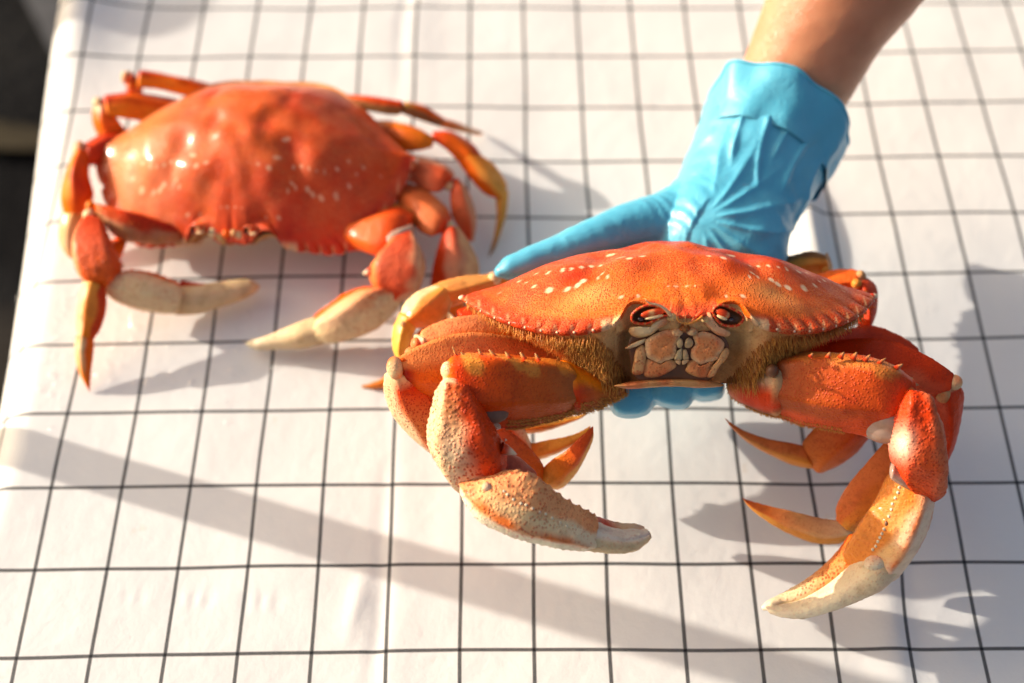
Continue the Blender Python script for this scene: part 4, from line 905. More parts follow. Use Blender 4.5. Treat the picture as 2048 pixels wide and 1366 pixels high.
# second left leg
leg(H, [(1120, 680, 1120, 730, 59.0, .6), (1020, 640, 1030, 720, 58.5, .8), (950, 630, 955, 715, 58.0, .9), (890, 641, 895, 720, 57.6, .9), (845, 660, 855, 730, 57.4, .7)],
    [('carpus', [(828, 672, 870, 690, 57.4, .6), (826, 720, 880, 720, 57.4, .7), (850, 790, 910, 780, 57.2, .8), (890, 840, 950, 820, 57.0, .7)], SEG2),
     ('propodus', [(890, 800, 900, 850, 57.0, .6), (970, 810, 970, 885, 56.6, .7), (1040, 850, 1035, 910, 56.4, .7), (1062, 885, 1058, 915, 56.4, .5)], SEG2),
     ('dactyl', [(1040, 892, 1060, 925, 56.4, .45), (1090, 882, 1098, 914, 56.3, .4), (1130, 874, 1138, 896, 56.2, .3), (1160, 864, 1166, 876, 56.2, .18), (1180, 852, 1181, 856, 56.2, .04)], DAC)],
    knobs=[(835, 690, 57.2, .42, CRM, (.8, 1, 1)), (822, 705, 57.2, .30, CRM)], cm=paint([(0, YEL, .1), (.3, LEGO, .4), (.8, np.array([.78, .17, .04]), .6), (1, RED, .4)], A=np.array([.80, .26, .09]), wA=.5, mott=.2))
# third left leg: mostly behind, its foot showing under the claw arm
leg(H, [(1120, 650, 1120, 690, 61.0, .5), (1020, 622, 1020, 670, 60.6, .7), (950, 612, 955, 655, 60.2, .7), (915, 618, 925, 650, 60.0, .5)],
    [('carpus', [(895, 625, 925, 660, 60.0, .5), (890, 700, 930, 700, 60.0, .6), (905, 760, 950, 750, 59.6, .7), (930, 800, 970, 780, 59.4, .6)], SEG2),
     ('propodus', [(920, 770, 925, 810, 59.2, .5), (975, 800, 970, 850, 58.6, .6), (1010, 830, 1000, 872, 58.3, .5)], SEG2),
     ('dactyl', [(985, 836, 1000, 872, 58.2, .45), (1060, 833, 1068, 866, 58.0, .4), (1110, 834, 1118, 854, 57.9, .28), (1150, 831, 1154, 841, 57.8, .15), (1172, 826, 1173, 829, 57.8, .04)], DAC)],
    cm=paint([(0, DRED, .2), (1, RED, .2)]))
# rear left leg, thrown up beside the shell
leg(H, [(1060, 545, 1060, 580, 62.5, .4), (1005, 545, 1005, 578, 62.2, .45), (975, 549, 985, 582, 61.8, .55), (935, 552, 945, 600, 61.4, .7), (890, 562, 905, 615, 61.0, .75), (858, 574, 880, 612, 60.8, .6)],
    [('propodus', [(862, 572, 905, 605, 60.7, .6), (832, 585, 893, 632, 60.4, .75), (808, 608, 868, 650, 60.2, .75), (798, 632, 838, 656, 60.1, .55)],
      paint([(0, YEL, .1), (.4, np.array([.78, .26, .05]), .2), (1, LEGO, .3)], A=CRM, wA=.35, mott=.2)),
     ('dactyl', [(797, 628, 835, 652, 60.1, .5), (786, 655, 828, 668, 60.0, .5), (784, 690, 815, 700, 59.9, .45), (793, 720, 810, 722, 59.9, .3), (812, 750, 818, 748, 59.9, .08)],
      paint([(0, YEL, 0), (.5, np.array([.74, .42, .06]), 0), (1, YEL, 0)], mott=.05))],
    knobs=[(990, 556, 61.5, .34, CRM), (805, 648, 59.6, .14, TAN)], cm=paint([(0, YEL, .1), (.4, np.array([.76, .28, .05]), .2), (1, np.array([.78, .30, .06]), .2)], A=np.array([.78, .32, .08]), B=LEGO, mott=.15))
# right side, front leg
leg(H, [(1540, 735, 1545, 790, 57.6, .6), (1620, 700, 1625, 790, 57.0, .9), (1700, 678, 1705, 790, 56.4, 1.05), (1770, 680, 1770, 800, 55.9, 1.05), (1830, 700, 1820, 805, 55.5, 1.0), (1880, 728, 1860, 800, 55.3, .85), (1904, 745, 1890, 785, 55.2, .6)],
    [('carpus', [(1865, 775, 1915, 768, 55.3, .6), (1862, 800, 1926, 790, 55.1, .8), (1868, 850, 1922, 845, 54.9, .9), (1855, 895, 1908, 895, 54.8, .9), (1835, 925, 1885, 935, 54.9, .7)],
      paint([(0, CRM, .2), (.1, RED, .3), (1, RED * 1.1, .6)], A=np.array([.66, .10, .04]), mott=.3, mcol=DRED)),
     ('propodus', [(1805, 850, 1880, 895, 54.6, .7), (1775, 880, 1850, 935, 54.3, .85), (1737, 922, 1815, 975, 54.0, .9), (1700, 966, 1775, 1018, 53.9, .85), (1674, 1010, 1738, 1052, 53.8, .7), (1672, 1035, 1710, 1065, 53.8, .5)],
      paint([(0, RED * 1.1, .4), (.4, np.array([.78, .17, .02]), .4), (.85, np.array([.80, .25, .03]), .4), (1, YEL, .3)], A=np.array([.80, .20, .04]), wA=.3, mott=.2)),
     ('dactyl', [(1672, 1040, 1705, 1078, 53.8, .55), (1645, 1038, 1668, 1088, 53.8, .5), (1600, 1027, 1615, 1083, 53.8, .42), (1558, 1016, 1567, 1062, 53.8, .32), (1520, 1007, 1524, 1036, 53.8, .2), (1495, 1000, 1496, 1012, 53.8, .08), (1485, 995, 1486, 998, 53.8, .02)],
      paint([(0, CRM, .2), (.35, np.array([.78, .40, .14]), .2), (.6, np.array([.76, .18, .03]), .2), (1, np.array([.45, .05, .01]), .1)], B=YEL, mott=.15))],
    knobs=[(1908, 765, 55.0, .34, CRM), (1885, 790, 54.8, .40, TAN)], cm=paint([(0, BRN * 1.5, .1), (.2, np.array([.60, .24, .13]), .2), (.6, np.array([.66, .13, .05]), .3), (1, RED, .3)], A=RED * .95, wA=.4, mott=.3, mcol=DRED))
# right side, second leg behind it
leg(H, [(1590, 700, 1600, 740, 59.5, .6), (1680, 662, 1690, 720, 58.9, .85), (1740, 653, 1745, 735, 58.5, .9), (1795, 668, 1795, 745, 58.2, .85), (1834, 694, 1825, 745, 58.0, .6)],
    [('carpus', [(1830, 700, 1850, 730, 58.0, .5), (1815, 760, 1860, 770, 57.8, .6), (1780, 815, 1830, 840, 57.4, .7), (1750, 840, 1790, 880, 57.2, .6)], SEG2),
     ('propodus', [(1700, 800, 1780, 850, 57.2, .6), (1650, 838, 1742, 872, 57.0, .8), (1618, 868, 1712, 905, 56.9, .8), (1604, 893, 1680, 930, 56.8, .7), (1612, 920, 1652, 942, 56.8, .5)],
      paint([(0, RED, .2), (.3, np.array([.70, .14, .02]), .4), (1, np.array([.72, .22, .04]), .4)], mott=.25)),
     ('dactyl', [(1602, 890, 1625, 938, 56.8, .5), (1568, 884, 1585, 930, 56.8, .42), (1530, 876, 1540, 910, 56.8, .3), (1490, 862, 1495, 884, 56.8, .2), (1462, 846, 1464, 856, 56.8, .08), (1450, 836, 1451, 839, 56.8, .02)],
      paint([(0, YEL, .1), (.5, np.array([.74, .30, .07]), .2), (1, np.array([.50, .10, .02]), .1)], A=np.array([.74, .22, .05]), mott=.15))],
    cm=paint([(0, RED, .2), (1, RED * .9, .3)], mott=.3, mcol=DRED))
# right side, two rear legs above the shell edge
leg(H, [(1560, 560, 1570, 600, 61.5, .5), (1635, 548, 1648, 585, 61.0, .7), (1680, 540, 1690, 590, 60.7, .8), (1712, 540, 1718, 588, 60.5, .7)],
    [('propodus', [(1722, 548, 1700, 590, 60.5, .5), (1748, 566, 1705, 600, 60.3, .7), (1756, 590, 1712, 620, 60.1, .75), (1753, 625, 1715, 650, 60.0, .7), (1745, 650, 1720, 670, 60.0, .5)],
      paint([(0, CRM, .1), (.15, RED, .2), (1, RED, .3)], mott=.3, mcol=DRED))],
    knobs=[(1722, 552, 60.3, .30, TAN), (1713, 567, 59.9, .26, YEL)], cm=paint([(0, ORG, .2), (1, np.array([.80, .14, .02]), .2)], mott=.2))
H.spine(1722, 592, 59.6, 1746, 599, .14, H.root, col=ORG); H.spine(1722, 585, 59.6, 1735, 583, .12, H.root, col=OR2); H.spine(1736, 614, 59.6, 1752, 615, .10, H.root, col=ORG)
leg(H, [(1540, 520, 1550, 570, 62.8, .5), (1590, 510, 1600, 560, 62.4, .7), (1625, 504, 1635, 552, 62.2, .75), (1650, 510, 1655, 545, 62.1, .6)],
    [('propodus', [(1655, 505, 1640, 545, 62.3, .4), (1664, 530, 1640, 560, 62.2, .6), (1664, 560, 1640, 580, 62.1, .6), (1655, 590, 1645, 600, 62.0, .3)], paint([(0, TAN, .2), (1, TAN * .8, .2)]))],
    knobs=[(1650, 540, 61.6, .22, YEL)], cm=paint([(0, YEL, .1), (.6, np.array([.80, .30, .04]), .2), (1, np.array([.80, .26, .03]), .2)], A=BRN * 1.4, wA=.3, mott=.15))

# ------------------------------------------------------------------ the crab lying on the cloth
HELD = False
S1 = P(506, 318, 3.4)
yw = math.radians(-7.5); rl = math.radians(5.0)
Xt = np.array([math.cos(yw), math.sin(yw), 0]); Xt = Xt * math.cos(rl) + np.array([0, 0, 1]) * math.sin(rl)
Yt = unit(np.array([-math.sin(yw), math.cos(yw), .23])); Yt = unit(Yt - Xt * np.dot(Yt, Xt)); Zt = np.cross(Xt, Yt)
T = Crab(S1, Xt * 1.07, Yt * 1.10, Zt * 1.35, (S1[0], S1[1], 0), 'boiled crab lying on the cloth at the left with a smooth pinkish red shell', 'boiled crabs', 1)
T.body(); T.fuzz(1500, lscale=.8)
FOt = T.w([0, -4.62, .1])[0]
def Tp(px, py, lift=0.0):
    v = ray(px, py); nn = unit(T.v(np.array([0, -1, .2]))); t = np.dot(FOt + nn * lift - CAM, nn) / np.dot(v, nn); return CAM + v * t
for cx in (396, 503):
    c = np.array([cx, 459 + (2 if cx > 450 else 0)]); poly = [tuple(c + np.array([17 * math.cos(a), 9 * math.sin(a)])) for a in np.linspace(0, 2 * PI, 10, endpoint=False)]
    socket(T, poly, ((cx + 12, c[1] - 2), (cx - 6, c[1] + 1)), (cx - 7, c[1] + 4), Tp, lift0=.30, zoom=False, bead=.032)
for (x, y, r_, c_) in ((425, 466, .22, CRM), (440, 474, .2, GLD), (452, 468, .2, ORG), (447, 484, .16, GLD), (468, 466, .18, TAN), (478, 470, .18, CRM)):
    q = Tp(x, y, .3); V, F = blob(q, (RT * r_, UP * r_ * 1.2, FW * r_), 8, 12); T.add('mouth_knob', V, F, M_CLAW, col=np.hstack([np.tile(c_, (len(V), 1)), np.full((len(V), 1), .3)]))
m = 'h'
CO = paint([(0, ORG * .8, .2), (.7, ORG, .3), (1, RED, .3)], A=DRED, wA=.3, B=OR2, mott=.3)
CP = paint([(0, RED, .3), (.5, np.array([.70, .16, .06]), .4), (1, RED * 1.1, .3)], A=PNK * .8, mott=.25)
T_legs = [
 # left side, back to front
 ([(440, 172, 420, 210, 2.6, .5), (400, 163, 385, 196, 3.0, .55), (340, 150, 332, 182, 3.4, .55), (285, 140, 278, 174, 3.7, .55)],
  [('propodus', [(262, 150, 285, 175, 3.5, .4), (252, 180, 285, 190, 2.6, .45), (262, 205, 290, 205, 1.6, .4), (280, 225, 290, 222, 1.0, .2)], CO)], [(254, 152, 3.8, .42, CRM), (262, 172, 3.5, .26, YEL)], CO),
 ([(360, 200, 350, 250, 2.4, .6), (310, 190, 300, 245, 2.8, .7), (255, 186, 255, 238, 3.2, .75), (212, 190, 218, 232, 3.4, .65)],
  [('propodus', [(186, 215, 225, 220, 3.3, .5), (184, 240, 240, 245, 3.0, .6), (194, 268, 252, 262, 2.4, .6), (215, 290, 250, 280, 1.8, .4)],
    paint([(0, CRM, .1), (.2, ORG, .2), (1, np.array([.80, .26, .03]), .2)], mott=.25))], [(198, 206, 3.5, .42, CRM), (205, 216, 3.2, .25, YEL)], CO),
 ([(250, 262, 245, 320, 2.4, .6), (205, 268, 205, 325, 2.8, .7), (172, 285, 180, 330, 3.1, .55)],
  [('propodus', [(148, 305, 180, 308, 3.2, .5), (128, 350, 178, 350, 2.9, .7), (122, 395, 188, 388, 2.3, .7), (128, 428, 180, 418, 1.7, .5)],
    paint([(0, ORG, .2), (.5, RED * 1.1, .3), (1, ORG, .2)], A=OR2, mott=.2)),
   ('dactyl', [(126, 425, 182, 410, 1.7, .45), (118, 460, 165, 450, 1.3, .45), (122, 490, 155, 485, .8, .4), (135, 512, 158, 508, .4, .25), (152, 522, 160, 520, .2, .1)],
    paint([(0, YEL, .1), (.5, CRM, .1), (1, YEL, .1)], mott=.2))], [(161, 298, 3.2, .40, CRM)], paint([(0, DRED, .2), (1, RED, .3)], mott=.3)),
 ([(250, 470, 240, 520, 2.0, .6), (205, 490, 215, 560, 2.4, .7), (190, 540, 215, 575, 3.0, .6)],
  [('propodus', [(165, 565, 212, 578, 2.9, .55), (156, 600, 212, 612, 2.6, .7), (152, 640, 203, 650, 2.1, .6), (155, 668, 190, 675, 1.8, .45)],
    paint([(0, YEL, .1), (.4, np.array([.78, .24, .03]), .2), (1, OR2, .2)], A=CRM, wA=.6, B=RED, wB=.2, mott=.15)),
   ('dactyl', [(152, 672, 188, 676, 1.7, .4), (150, 705, 185, 710, 1.2, .38), (157, 740, 182, 745, .7, .28), (170, 768, 181, 770, .28, .14), (178, 782, 180, 783, .08, .04)],
    paint([(0, TAN, .1), (.15, CRM, .1), (.6, OR2, .1), (1, RED * .8, .1)], B=ORG, mott=.1))], [(172, 676, 1.5, .22, TAN)], paint([(0, ORG, .2), (1, ORG, .3)], mott=.3)),
 # right side, back to front
 ([(660, 195, 665, 215, 3.6, .4), (700, 189, 700, 217, 3.8, .45), (750, 194, 745, 224, 3.9, .5), (805, 202, 796, 230, 3.8, .45)],
  [('propodus', [(814, 203, 806, 228, 3.7, .45), (850, 213, 843, 241, 3.1, .5), (888, 236, 878, 253, 2.4, .35)], paint([(0, YEL, .1), (.3, ORG, .3), (1, ORG, .3)], B=BRN * 1.4, wB=.4)),
   ('dactyl', [(884, 236, 876, 253, 2.4, .3), (925, 249, 920, 263, 1.3, .22), (955, 261, 953, 270, .5, .12), (967, 266, 966, 268, .1, .03)], paint([(0, ORG, .1), (.5, TAN, .1), (1, BRN * 2, 0)]))],
  [(783, 214, 3.7, .2, TAN)], paint([(0, ORG, .3), (1, RED * 1.1, .3)], B=BRN * 1.5, wB=.5, mott=.2)),
 ([(700, 245, 720, 290, 2.8, .6), (752, 240, 770, 300, 3.1, .7), (800, 246, 812, 303, 3.4, .75), (842, 260, 842, 300, 3.5, .65), (866, 274, 860, 294, 3.5, .45)],
  [('carpus', [(868, 262, 873, 285, 3.5, .4), (905, 264, 888, 296, 3.4, .55), (940, 284, 905, 312, 3.1, .6), (962, 308, 915, 322, 2.9, .5)],
    paint([(0, RED, .2), (.5, ORG, .2), (1, ORG, .2)], A=RED, mott=.25)),
   ('propodus', [(962, 310, 913, 318, 2.9, .5), (985, 326, 928, 340, 2.6, .6), (1003, 348, 950, 368, 2.2, .6), (1014, 370, 972, 389, 1.8, .5), (1012, 386, 990, 396, 1.6, .35)],
    paint([(0, OR2, .1), (.5, np.array([.80, .32, .06]), .1), (1, YEL, .1)], B=ORG, wB=.4, mott=.1)),
   ('dactyl', [(1017, 384, 991, 394, 1.5, .35), (1012, 430, 994, 430, .95, .28), (1000, 470, 989, 466, .45, .2), (988, 500, 981, 496, .15, .1), (978, 514, 976, 513, .05, .03)],
    paint([(0, YEL, .1), (.4, np.array([.62, .28, .06]), .1), (1, BRN, 0)], mott=.1))], [(856, 284, 3.5, .28, OR2)],
  paint([(0, BRN * 1.5, .2), (.4, ORG * .7, .2), (1, OR2, .2)], A=OR2, wA=.4, mott=.2)),
 ([(770, 312, 780, 350, 2.4, .6), (812, 308, 818, 362, 2.8, .8), (855, 316, 850, 380, 3.2, .85), (893, 332, 875, 384, 3.4, .75), (908, 346, 888, 374, 3.4, .5)],
  [('propodus', [(915, 356, 902, 368, 3.3, .4), (932, 378, 901, 396, 3.0, .6), (947, 410, 905, 432, 2.5, .7), (952, 445, 918, 458, 1.9, .6), (948, 482, 936, 480, 1.3, .3)], CP)],
  [(897, 372, 3.3, .32, CRM)], CP),
 ([(770, 385, 775, 420, 2.4, .6), (815, 368, 815, 438, 2.8, .85), (855, 382, 838, 462, 3.2, .9), (890, 412, 862, 472, 3.3, .75), (903, 436, 880, 466, 3.3, .5)],
  [('propodus', [(918, 455, 884, 468, 3.2, .5), (942, 492, 873, 508, 2.8, .8), (958, 530, 865, 548, 2.3, .85), (955, 575, 862, 585, 1.8, .7), (935, 605, 880, 605, 1.5, .5)],
    paint([(0, RED, .3), (.5, PNK * .8, .3), (1, ORG, .3)], B=RED, wB=.3, A=np.array([.72, .34, .16]), wA=.4, mott=.2)),
   ('dactyl', [(935, 600, 885, 602, 1.5, .5), (900, 660, 855, 640, 1.1, .45), (850, 715, 815, 690, .8, .4), (795, 765, 775, 748, .45, .3), (755, 777, 745, 765, .25, .2), (725, 776, 724, 770, .12, .05)],
    paint([(0, ORG, .1), (.6, LEGO, .1), (1, BRN * 2, 0)]))], [(897, 452, 3.2, .32, CRM)], paint([(0, ORG * .8, .2), (.7, np.array([.68, .17, .05]), .4), (1, RED, .3)], mott=.25)),
]
for rm, rest, kn, cm in T_legs: leg(T, rm, rest, mode='h', knobs=kn, cm=cm)
# claws of the lying crab
a, dt = T.seg('claw_arm', [(350, 455, 355, 485, 2.2, .6), (300, 438, 300, 486, 2.5, .9), (250, 428, 252, 478, 2.9, 1.0), (215, 418, 222, 460, 3.2, .8), (190, 412, 200, 440, 3.3, .6)], M_SHELL, paint([(0, DRED, .2), (.6, RED, .3), (1, ORG, .2)], A=ORG, wA=.3, B=np.array([.55, .26, .12]), wB=.3, mott=.3), mode='h', p=2.4, disp=shell_disp())
T.hairs_on(dt, 300, lambda U, PH: PH < 1.2, a, np.array([0, -.3, -.4]))
T.knob('knuckle', 180, 432, 3.3, .40, parent=a, mode='h'); T.knob('knuckle', 182, 412, 3.4, .3, parent=a, mode='h', col=OR2)
b, _ = T.seg('wrist', [(168, 440, 210, 450, 3.4, .6), (146, 478, 226, 490, 3.3, 1.1), (143, 515, 240, 522, 3.1, 1.3), (155, 550, 243, 548, 2.8, 1.2), (180, 574, 228, 566, 2.5, .8)], M_CLAW, paint([(0, RED, .5), (.4, np.array([.70, .10, .03]), .8), (1, ORG, .6)], A=np.array([.80, .36, .16]), wA=.3, mott=.3), mode='h', n=50, m=48, disp=shell_disp(.03, .05, beads=[(.3, 14, .06, .15, .2, .9)]), p=2.4)
T.spine(240, 530, 2.9, 249, 535, .18, b, mode='h')
c, _ = T.seg('palm', [(222, 552, 205, 580, 2.4, .7), (262, 545, 225, 598, 2.2, 1.0), (305, 552, 270, 614, 2.0, 1.1), (342, 566, 318, 622, 1.8, 1.0), (368, 576, 350, 626, 1.6, .8)], M_CLAW, paint([(0, ORG, .5), (.35, np.array([.82, .50, .28]), .6), (1, CRM, .4)], B=CRM, A=ORG, wA=.3, mott=.1), mode='h', n=60, m=56, disp=shell_disp(.024, .03, beads=[(PI * .9, 9, .10, .12, .15, 1.0), (PI * .55, 12, .05, .1, .1, .9)]))
T.seg('fixed_finger', [(365, 568, 365, 592, 1.6, .6), (400, 572, 398, 592, 1.5, .5), (440, 574, 438, 586, 1.4, .35), (470, 572, 470, 578, 1.4, .15)], M_CLAW, paint([(0, DRED, .2), (.5, RED, .2), (1, CRM, .1)]), c, mode='h')
T.seg('movable_finger', [(362, 578, 352, 624, 1.5, .75), (400, 574, 390, 622, 1.4, .7), (440, 568, 435, 612, 1.3, .55), (480, 562, 480, 600, 1.2, .42), (505, 563, 507, 585, 1.1, .3), (518, 570, 518, 575, 1.1, .1)], M_CLAW, paint([(0, TAN, .1), (.2, CRM * .9, .2), (1, CRM * .9, .1)], mott=.05), c, mode='h', disp=shell_disp(.015, .02))
a, dt = T.seg('claw_arm', [(660, 480, 655, 488, 2.0, .5), (705, 465, 692, 490, 2.4, .9), (755, 440, 730, 503, 2.8, 1.1), (800, 422, 768, 512, 3.2, 1.1), (828, 432, 800, 492, 3.3, .8)], M_SHELL, paint([(0, ORG, .2), (.6, np.array([.74, .12, .015]), .3), (1, RED, .3)], A=RED, wA=.5, mott=.25), mode='h', p=2.4, disp=shell_disp())
T.hairs_on(dt, 400, lambda U, PH: (PH > 2.4) & (PH < 3.6), a, np.array([0, .1, .1]))
T.seg('joint_membrane', [(750, 490, 770, 512, 3.0, .4), (790, 470, 795, 500, 3.4, .7), (825, 455, 822, 478, 3.5, .5)], M_MEMB, paint([(0, TAN), (1, CRM)]), a, mode='h')
T.knob('knuckle', 797, 466, 3.7, .26, parent=a, mode='h', col=TAN)
b, _ = T.seg('wrist', [(795, 476, 828, 472, 3.5, .6), (768, 500, 843, 498, 3.4, 1.1), (742, 530, 850, 530, 3.2, 1.3), (738, 556, 846, 560, 2.9, 1.3), (752, 582, 836, 585, 2.5, 1.0), (768, 600, 805, 602, 2.3, .6)], M_CLAW, paint([(0, RED, .4), (.4, np.array([.66, .12, .05]), .5), (1, RED, .4)], B=np.array([.70, .34, .18]), wB=.35, A=np.array([.80, .20, .05]), wA=.3, mott=.3), mode='h', n=50, m=48, disp=shell_disp(.02, .04, ridge=[(PI * .8, .10, .2)]), p=2.5)
T.spine(742, 543, 3.2, 725, 548, .24, b, mode='h'); T.spine(770, 596, 2.5, 768, 606, .16, b, mode='h')
c, _ = T.seg('palm', [(765, 575, 812, 588, 2.4, .8), (728, 580, 788, 622, 2.2, 1.1), (690, 594, 752, 655, 2.0, 1.2), (658, 616, 708, 676, 1.8, 1.0), (634, 634, 662, 686, 1.5, .8), (624, 648, 640, 684, 1.4, .5)], M_CLAW, paint([(0, RED, .4), (.3, np.array([.78, .36, .16]), .6), (.7, np.array([.80, .52, .30]), .4), (1, CRM, .3)], B=CRM, wB=.4, A=ORG, wA=.35, mott=.12), mode='h', n=60, m=56, disp=shell_disp(.022, .03, beads=[(PI * .95, 12, .07, .12, .1, .95)]))
T.seg('movable_finger', [(630, 640, 642, 684, 1.3, .7), (600, 650, 614, 690, 1.2, .65), (565, 664, 575, 694, 1.0, .5), (530, 677, 536, 697, .8, .38), (505, 682, 508, 696, .65, .25), (492, 685, 493, 690, .6, .1)], M_CLAW, paint([(0, CRM * .85, .2), (.3, CRM, .2), (1, CRW * 1.05, .05)], mott=.03), c, mode='h', n=50, m=40, disp=shell_disp(.015, .02, beads=[(PI * .6, 14, .03, .15, .1, .8)]))

# ------------------------------------------------------------------ gloved hand and forearm
HELD = True; KS = 1.04
def skin_mat():
    m, n, b = newmat('tanned_skin')
    tc = nd(n, 'ShaderNodeTexCoord'); no = nd(n, 'ShaderNodeTexNoise', Scale=35., Detail=6.); n.links.new(tc.outputs['Object'], no.inputs['Vector'])
    n.links.new(ramp(n, no.outputs[0], [(.3, (.50, .19, .09)), (.7, (.66, .29, .15))]), b.inputs['Base Color'])
    vo = nd(n, 'ShaderNodeTexVoronoi', Scale=1300., feature='DISTANCE_TO_EDGE'); n.links.new(tc.outputs['Object'], vo.inputs['Vector'])
    b.inputs['Subsurface Weight'].default_value = .3; b.inputs['Subsurface Radius'].default_value = (1, .35, .2); b.inputs['Subsurface Scale'].default_value = .005
    b.inputs['Roughness'].default_value = .38; b.inputs['Specular IOR Level'].default_value = .45
    bp = nd(n, 'ShaderNodeBump', Strength=.55, Distance=.0005); n.links.new(vo.outputs['Distance'], bp.inputs['Height']); n.links.new(bp.outputs[0], b.inputs['Normal'])
    return m
def glove_mat():
    m, n, b = newmat('blue_nitrile')
    tc = nd(n, 'ShaderNodeTexCoord'); no = nd(n, 'ShaderNodeTexNoise', Scale=30., Detail=4.); n.links.new(tc.outputs['Object'], no.inputs['Vector'])
    n.links.new(ramp(n, no.outputs[0], [(.3, (.075, .40, .58)), (.7, (.11, .47, .65))]), b.inputs['Base Color'])
    b.inputs['Roughness'].default_value = .42; b.inputs['Coat Weight'].default_value = .22; b.inputs['Coat Roughness'].default_value = .14
    b.inputs['Subsurface Weight'].default_value = .25; b.inputs['Subsurface Radius'].default_value = (.3, .8, 1); b.inputs['Subsurface Scale'].default_value = .004
    ns = nd(n, 'ShaderNodeTexNoise', Scale=130., Detail=4., Distortion=1.2); n.links.new(tc.outputs['Object'], ns.inputs['Vector'])
    bp = nd(n, 'ShaderNodeBump', Strength=.35, Distance=.0015); n.links.new(ns.outputs[0], bp.inputs['Height']); n.links.new(bp.outputs[0], b.inputs['Normal'])
    return m
M_SKIN, M_GLOVE = skin_mat(), glove_mat()
HBASE = D(1470, 560, 66)
person = root('person', HBASE, 'person reaching in from the top right, bare forearm, blue glove under the raised crab', 'person')
def rows_d(rows): return [(D(a, b, d), D(c, e, d), t) for (a, b, c, e, d, t) in rows]
V, F, U, PH, NN = loft(rows_d([(1850, -900, 2260, -760, 64, 4.0), (1740, -560, 2110, -440, 65, 3.7), (1620, -250, 1965, -160, 66.5, 3.3), (1535, -10, 1828, 20, 67.5, 3.0), (1500, 85, 1755, 110, 67.8, 2.8), (1474, 165, 1697, 205, 68, 2.45), (1456, 235, 1640, 290, 67.8, 2.3), (1425, 300, 1610, 370, 67.2, 2.4)]), n=110, m=64, p=2.1,
                       disp=lambda U, PH, V: .05 * N1(V, .5) + .012 * N2(V, 3))
mesh('forearm', V, F, M_SKIN, person, base=HBASE)
parts = []
def gpart(rows, n=60, m=40, p=2.1): V, F, U, PH, NN = loft(rows_d(rows), n=n, m=m, p=p, cap0=.8, cap1=.9); parts.append((V, F))
gpart([(1410, 232, 1650, 350, 67.7, 2.9), (1385, 275, 1636, 380, 67.4, 2.85), (1366, 320, 1612, 418, 66.9, 2.7), (1345, 385, 1586, 458, 66.0, 2.4), (1325, 450, 1572, 505, 64.8, 2.1), (1290, 530, 1566, 560, 65.4, 1.7), (1255, 640, 1530, 650, 66.0, 1.4), (1230, 730, 1490, 735, 65.4, 1.3)])
gpart([(1372, 345, 1420, 470, 66.4, 1.9), (1320, 382, 1335, 500, 65.6, 1.6), (1250, 405, 1262, 505, 64.9, 1.3), (1175, 438, 1190, 520, 64.2, 1.1), (1105, 472, 1122, 540, 63.7, 1.0), (1050, 494, 1068, 555, 63.3, .9), (1012, 513, 1026, 560, 63.0, .7), (995, 530, 1002, 556, 62.9, .45)])
for (x, yb, rr, th) in ((1192, 768, .66, 1.0), (1262, 776, .98, 1.15), (1347, 768, .90, 1.0), (1415, 760, .70, .95)):
    # fingers run forward under the shell, their tips curled up just short of the chest plate
    pts = [(x * .75 + 1340 * .25 + 10, 735, 66.0), (x, 772, 63.2), (x, yb + 6, 60.3), (x, yb + 8, 58.3), (x, yb + 5, 57.2)]
    r3 = []
    for i, (px, py, d) in enumerate(pts):
        r_ = rr * (1.05, 1.05, 1.0, .98, .88)[i]; c = D(px, py, d); tl = UP * r_ * .16 * math.sin(x * .05); r3.append((c - RT * r_ * KS - tl, c + RT * r_ * KS + tl, r_ * KS * th))
    V, F, U, PH, NN = loft(r3, n=40, m=36, p=3.1, cap0=.8, cap1=.45); parts.append((V, F))
Vs, Fs, k = [], [], 0
for V, F in parts: Vs.append(V); Fs += [tuple(q + k for q in f) for f in F]; k += len(V)
tmp = mesh('glove', np.vstack(Vs), Fs, M_GLOVE, person, base=HBASE)
md = tmp.modifiers.new('r', 'REMESH'); md.mode = 'VOXEL'; md.voxel_size = .0009
ms = tmp.modifiers.new('s', 'SMOOTH'); ms.factor = .5; ms.iterations = 7
dg = bpy.context.evaluated_depsgraph_get(); me = bpy.data.meshes.new_from_object(tmp.evaluated_get(dg))
tmp.modifiers.clear(); tmp.data = me
me.materials.clear(); me.materials.append(M_GLOVE)
me.polygons.foreach_set('use_smooth', [True] * len(me.polygons))
nv = len(me.vertices); co = np.zeros(nv * 3); me.vertices.foreach_get('co', co); co = co.reshape(-1, 3) * 100
no = np.zeros(nv * 3); me.vertices.foreach_get('normal', no); no = no.reshape(-1, 3)
Wd = co + HBASE
# image-free glove coordinates: along the thumb, along the wrist
th0, th1 = D(1420, 410, 66.4), D(1000, 540, 63); ta = unit(th1 - th0); s_ = (Wd - th0) @ ta; rad = np.linalg.norm(Wd - th0 - s_[:, None] * ta, axis=1)
wr0, wr1 = D(1545, 260, 68), D(1440, 560, 64); wa = unit(wr1 - wr0); q_ = (Wd - wr0) @ wa
side = unit(np.cross(wa, FW)); l_ = (Wd - wr0) @ side
onth = sst(s_, .2, 1.6) * (1 - sst(s_, 7.5, 9.0)) * (rad < 2.8)
crease = onth * (1 - .6 * sst(s_, 3.2, 5.5)) * .045 * (1 - .7 * sst(s_, 2.2, 4.0)) * np.sin(s_ * 13 + 3.2 * N1(Wd, .8) + l_ * 1.0) * (.45 + .55 * N2(Wd, .9))
web = D(1385, 440, 65.0); ra_, rb_ = (Wd - web) @ RT, (Wd - web) @ UP
an_ = np.arctan2(rb_, ra_) + .16 * N2(Wd, .35); rd_ = np.sqrt(ra_ ** 2 + rb_ ** 2)
fold = 0 * q_
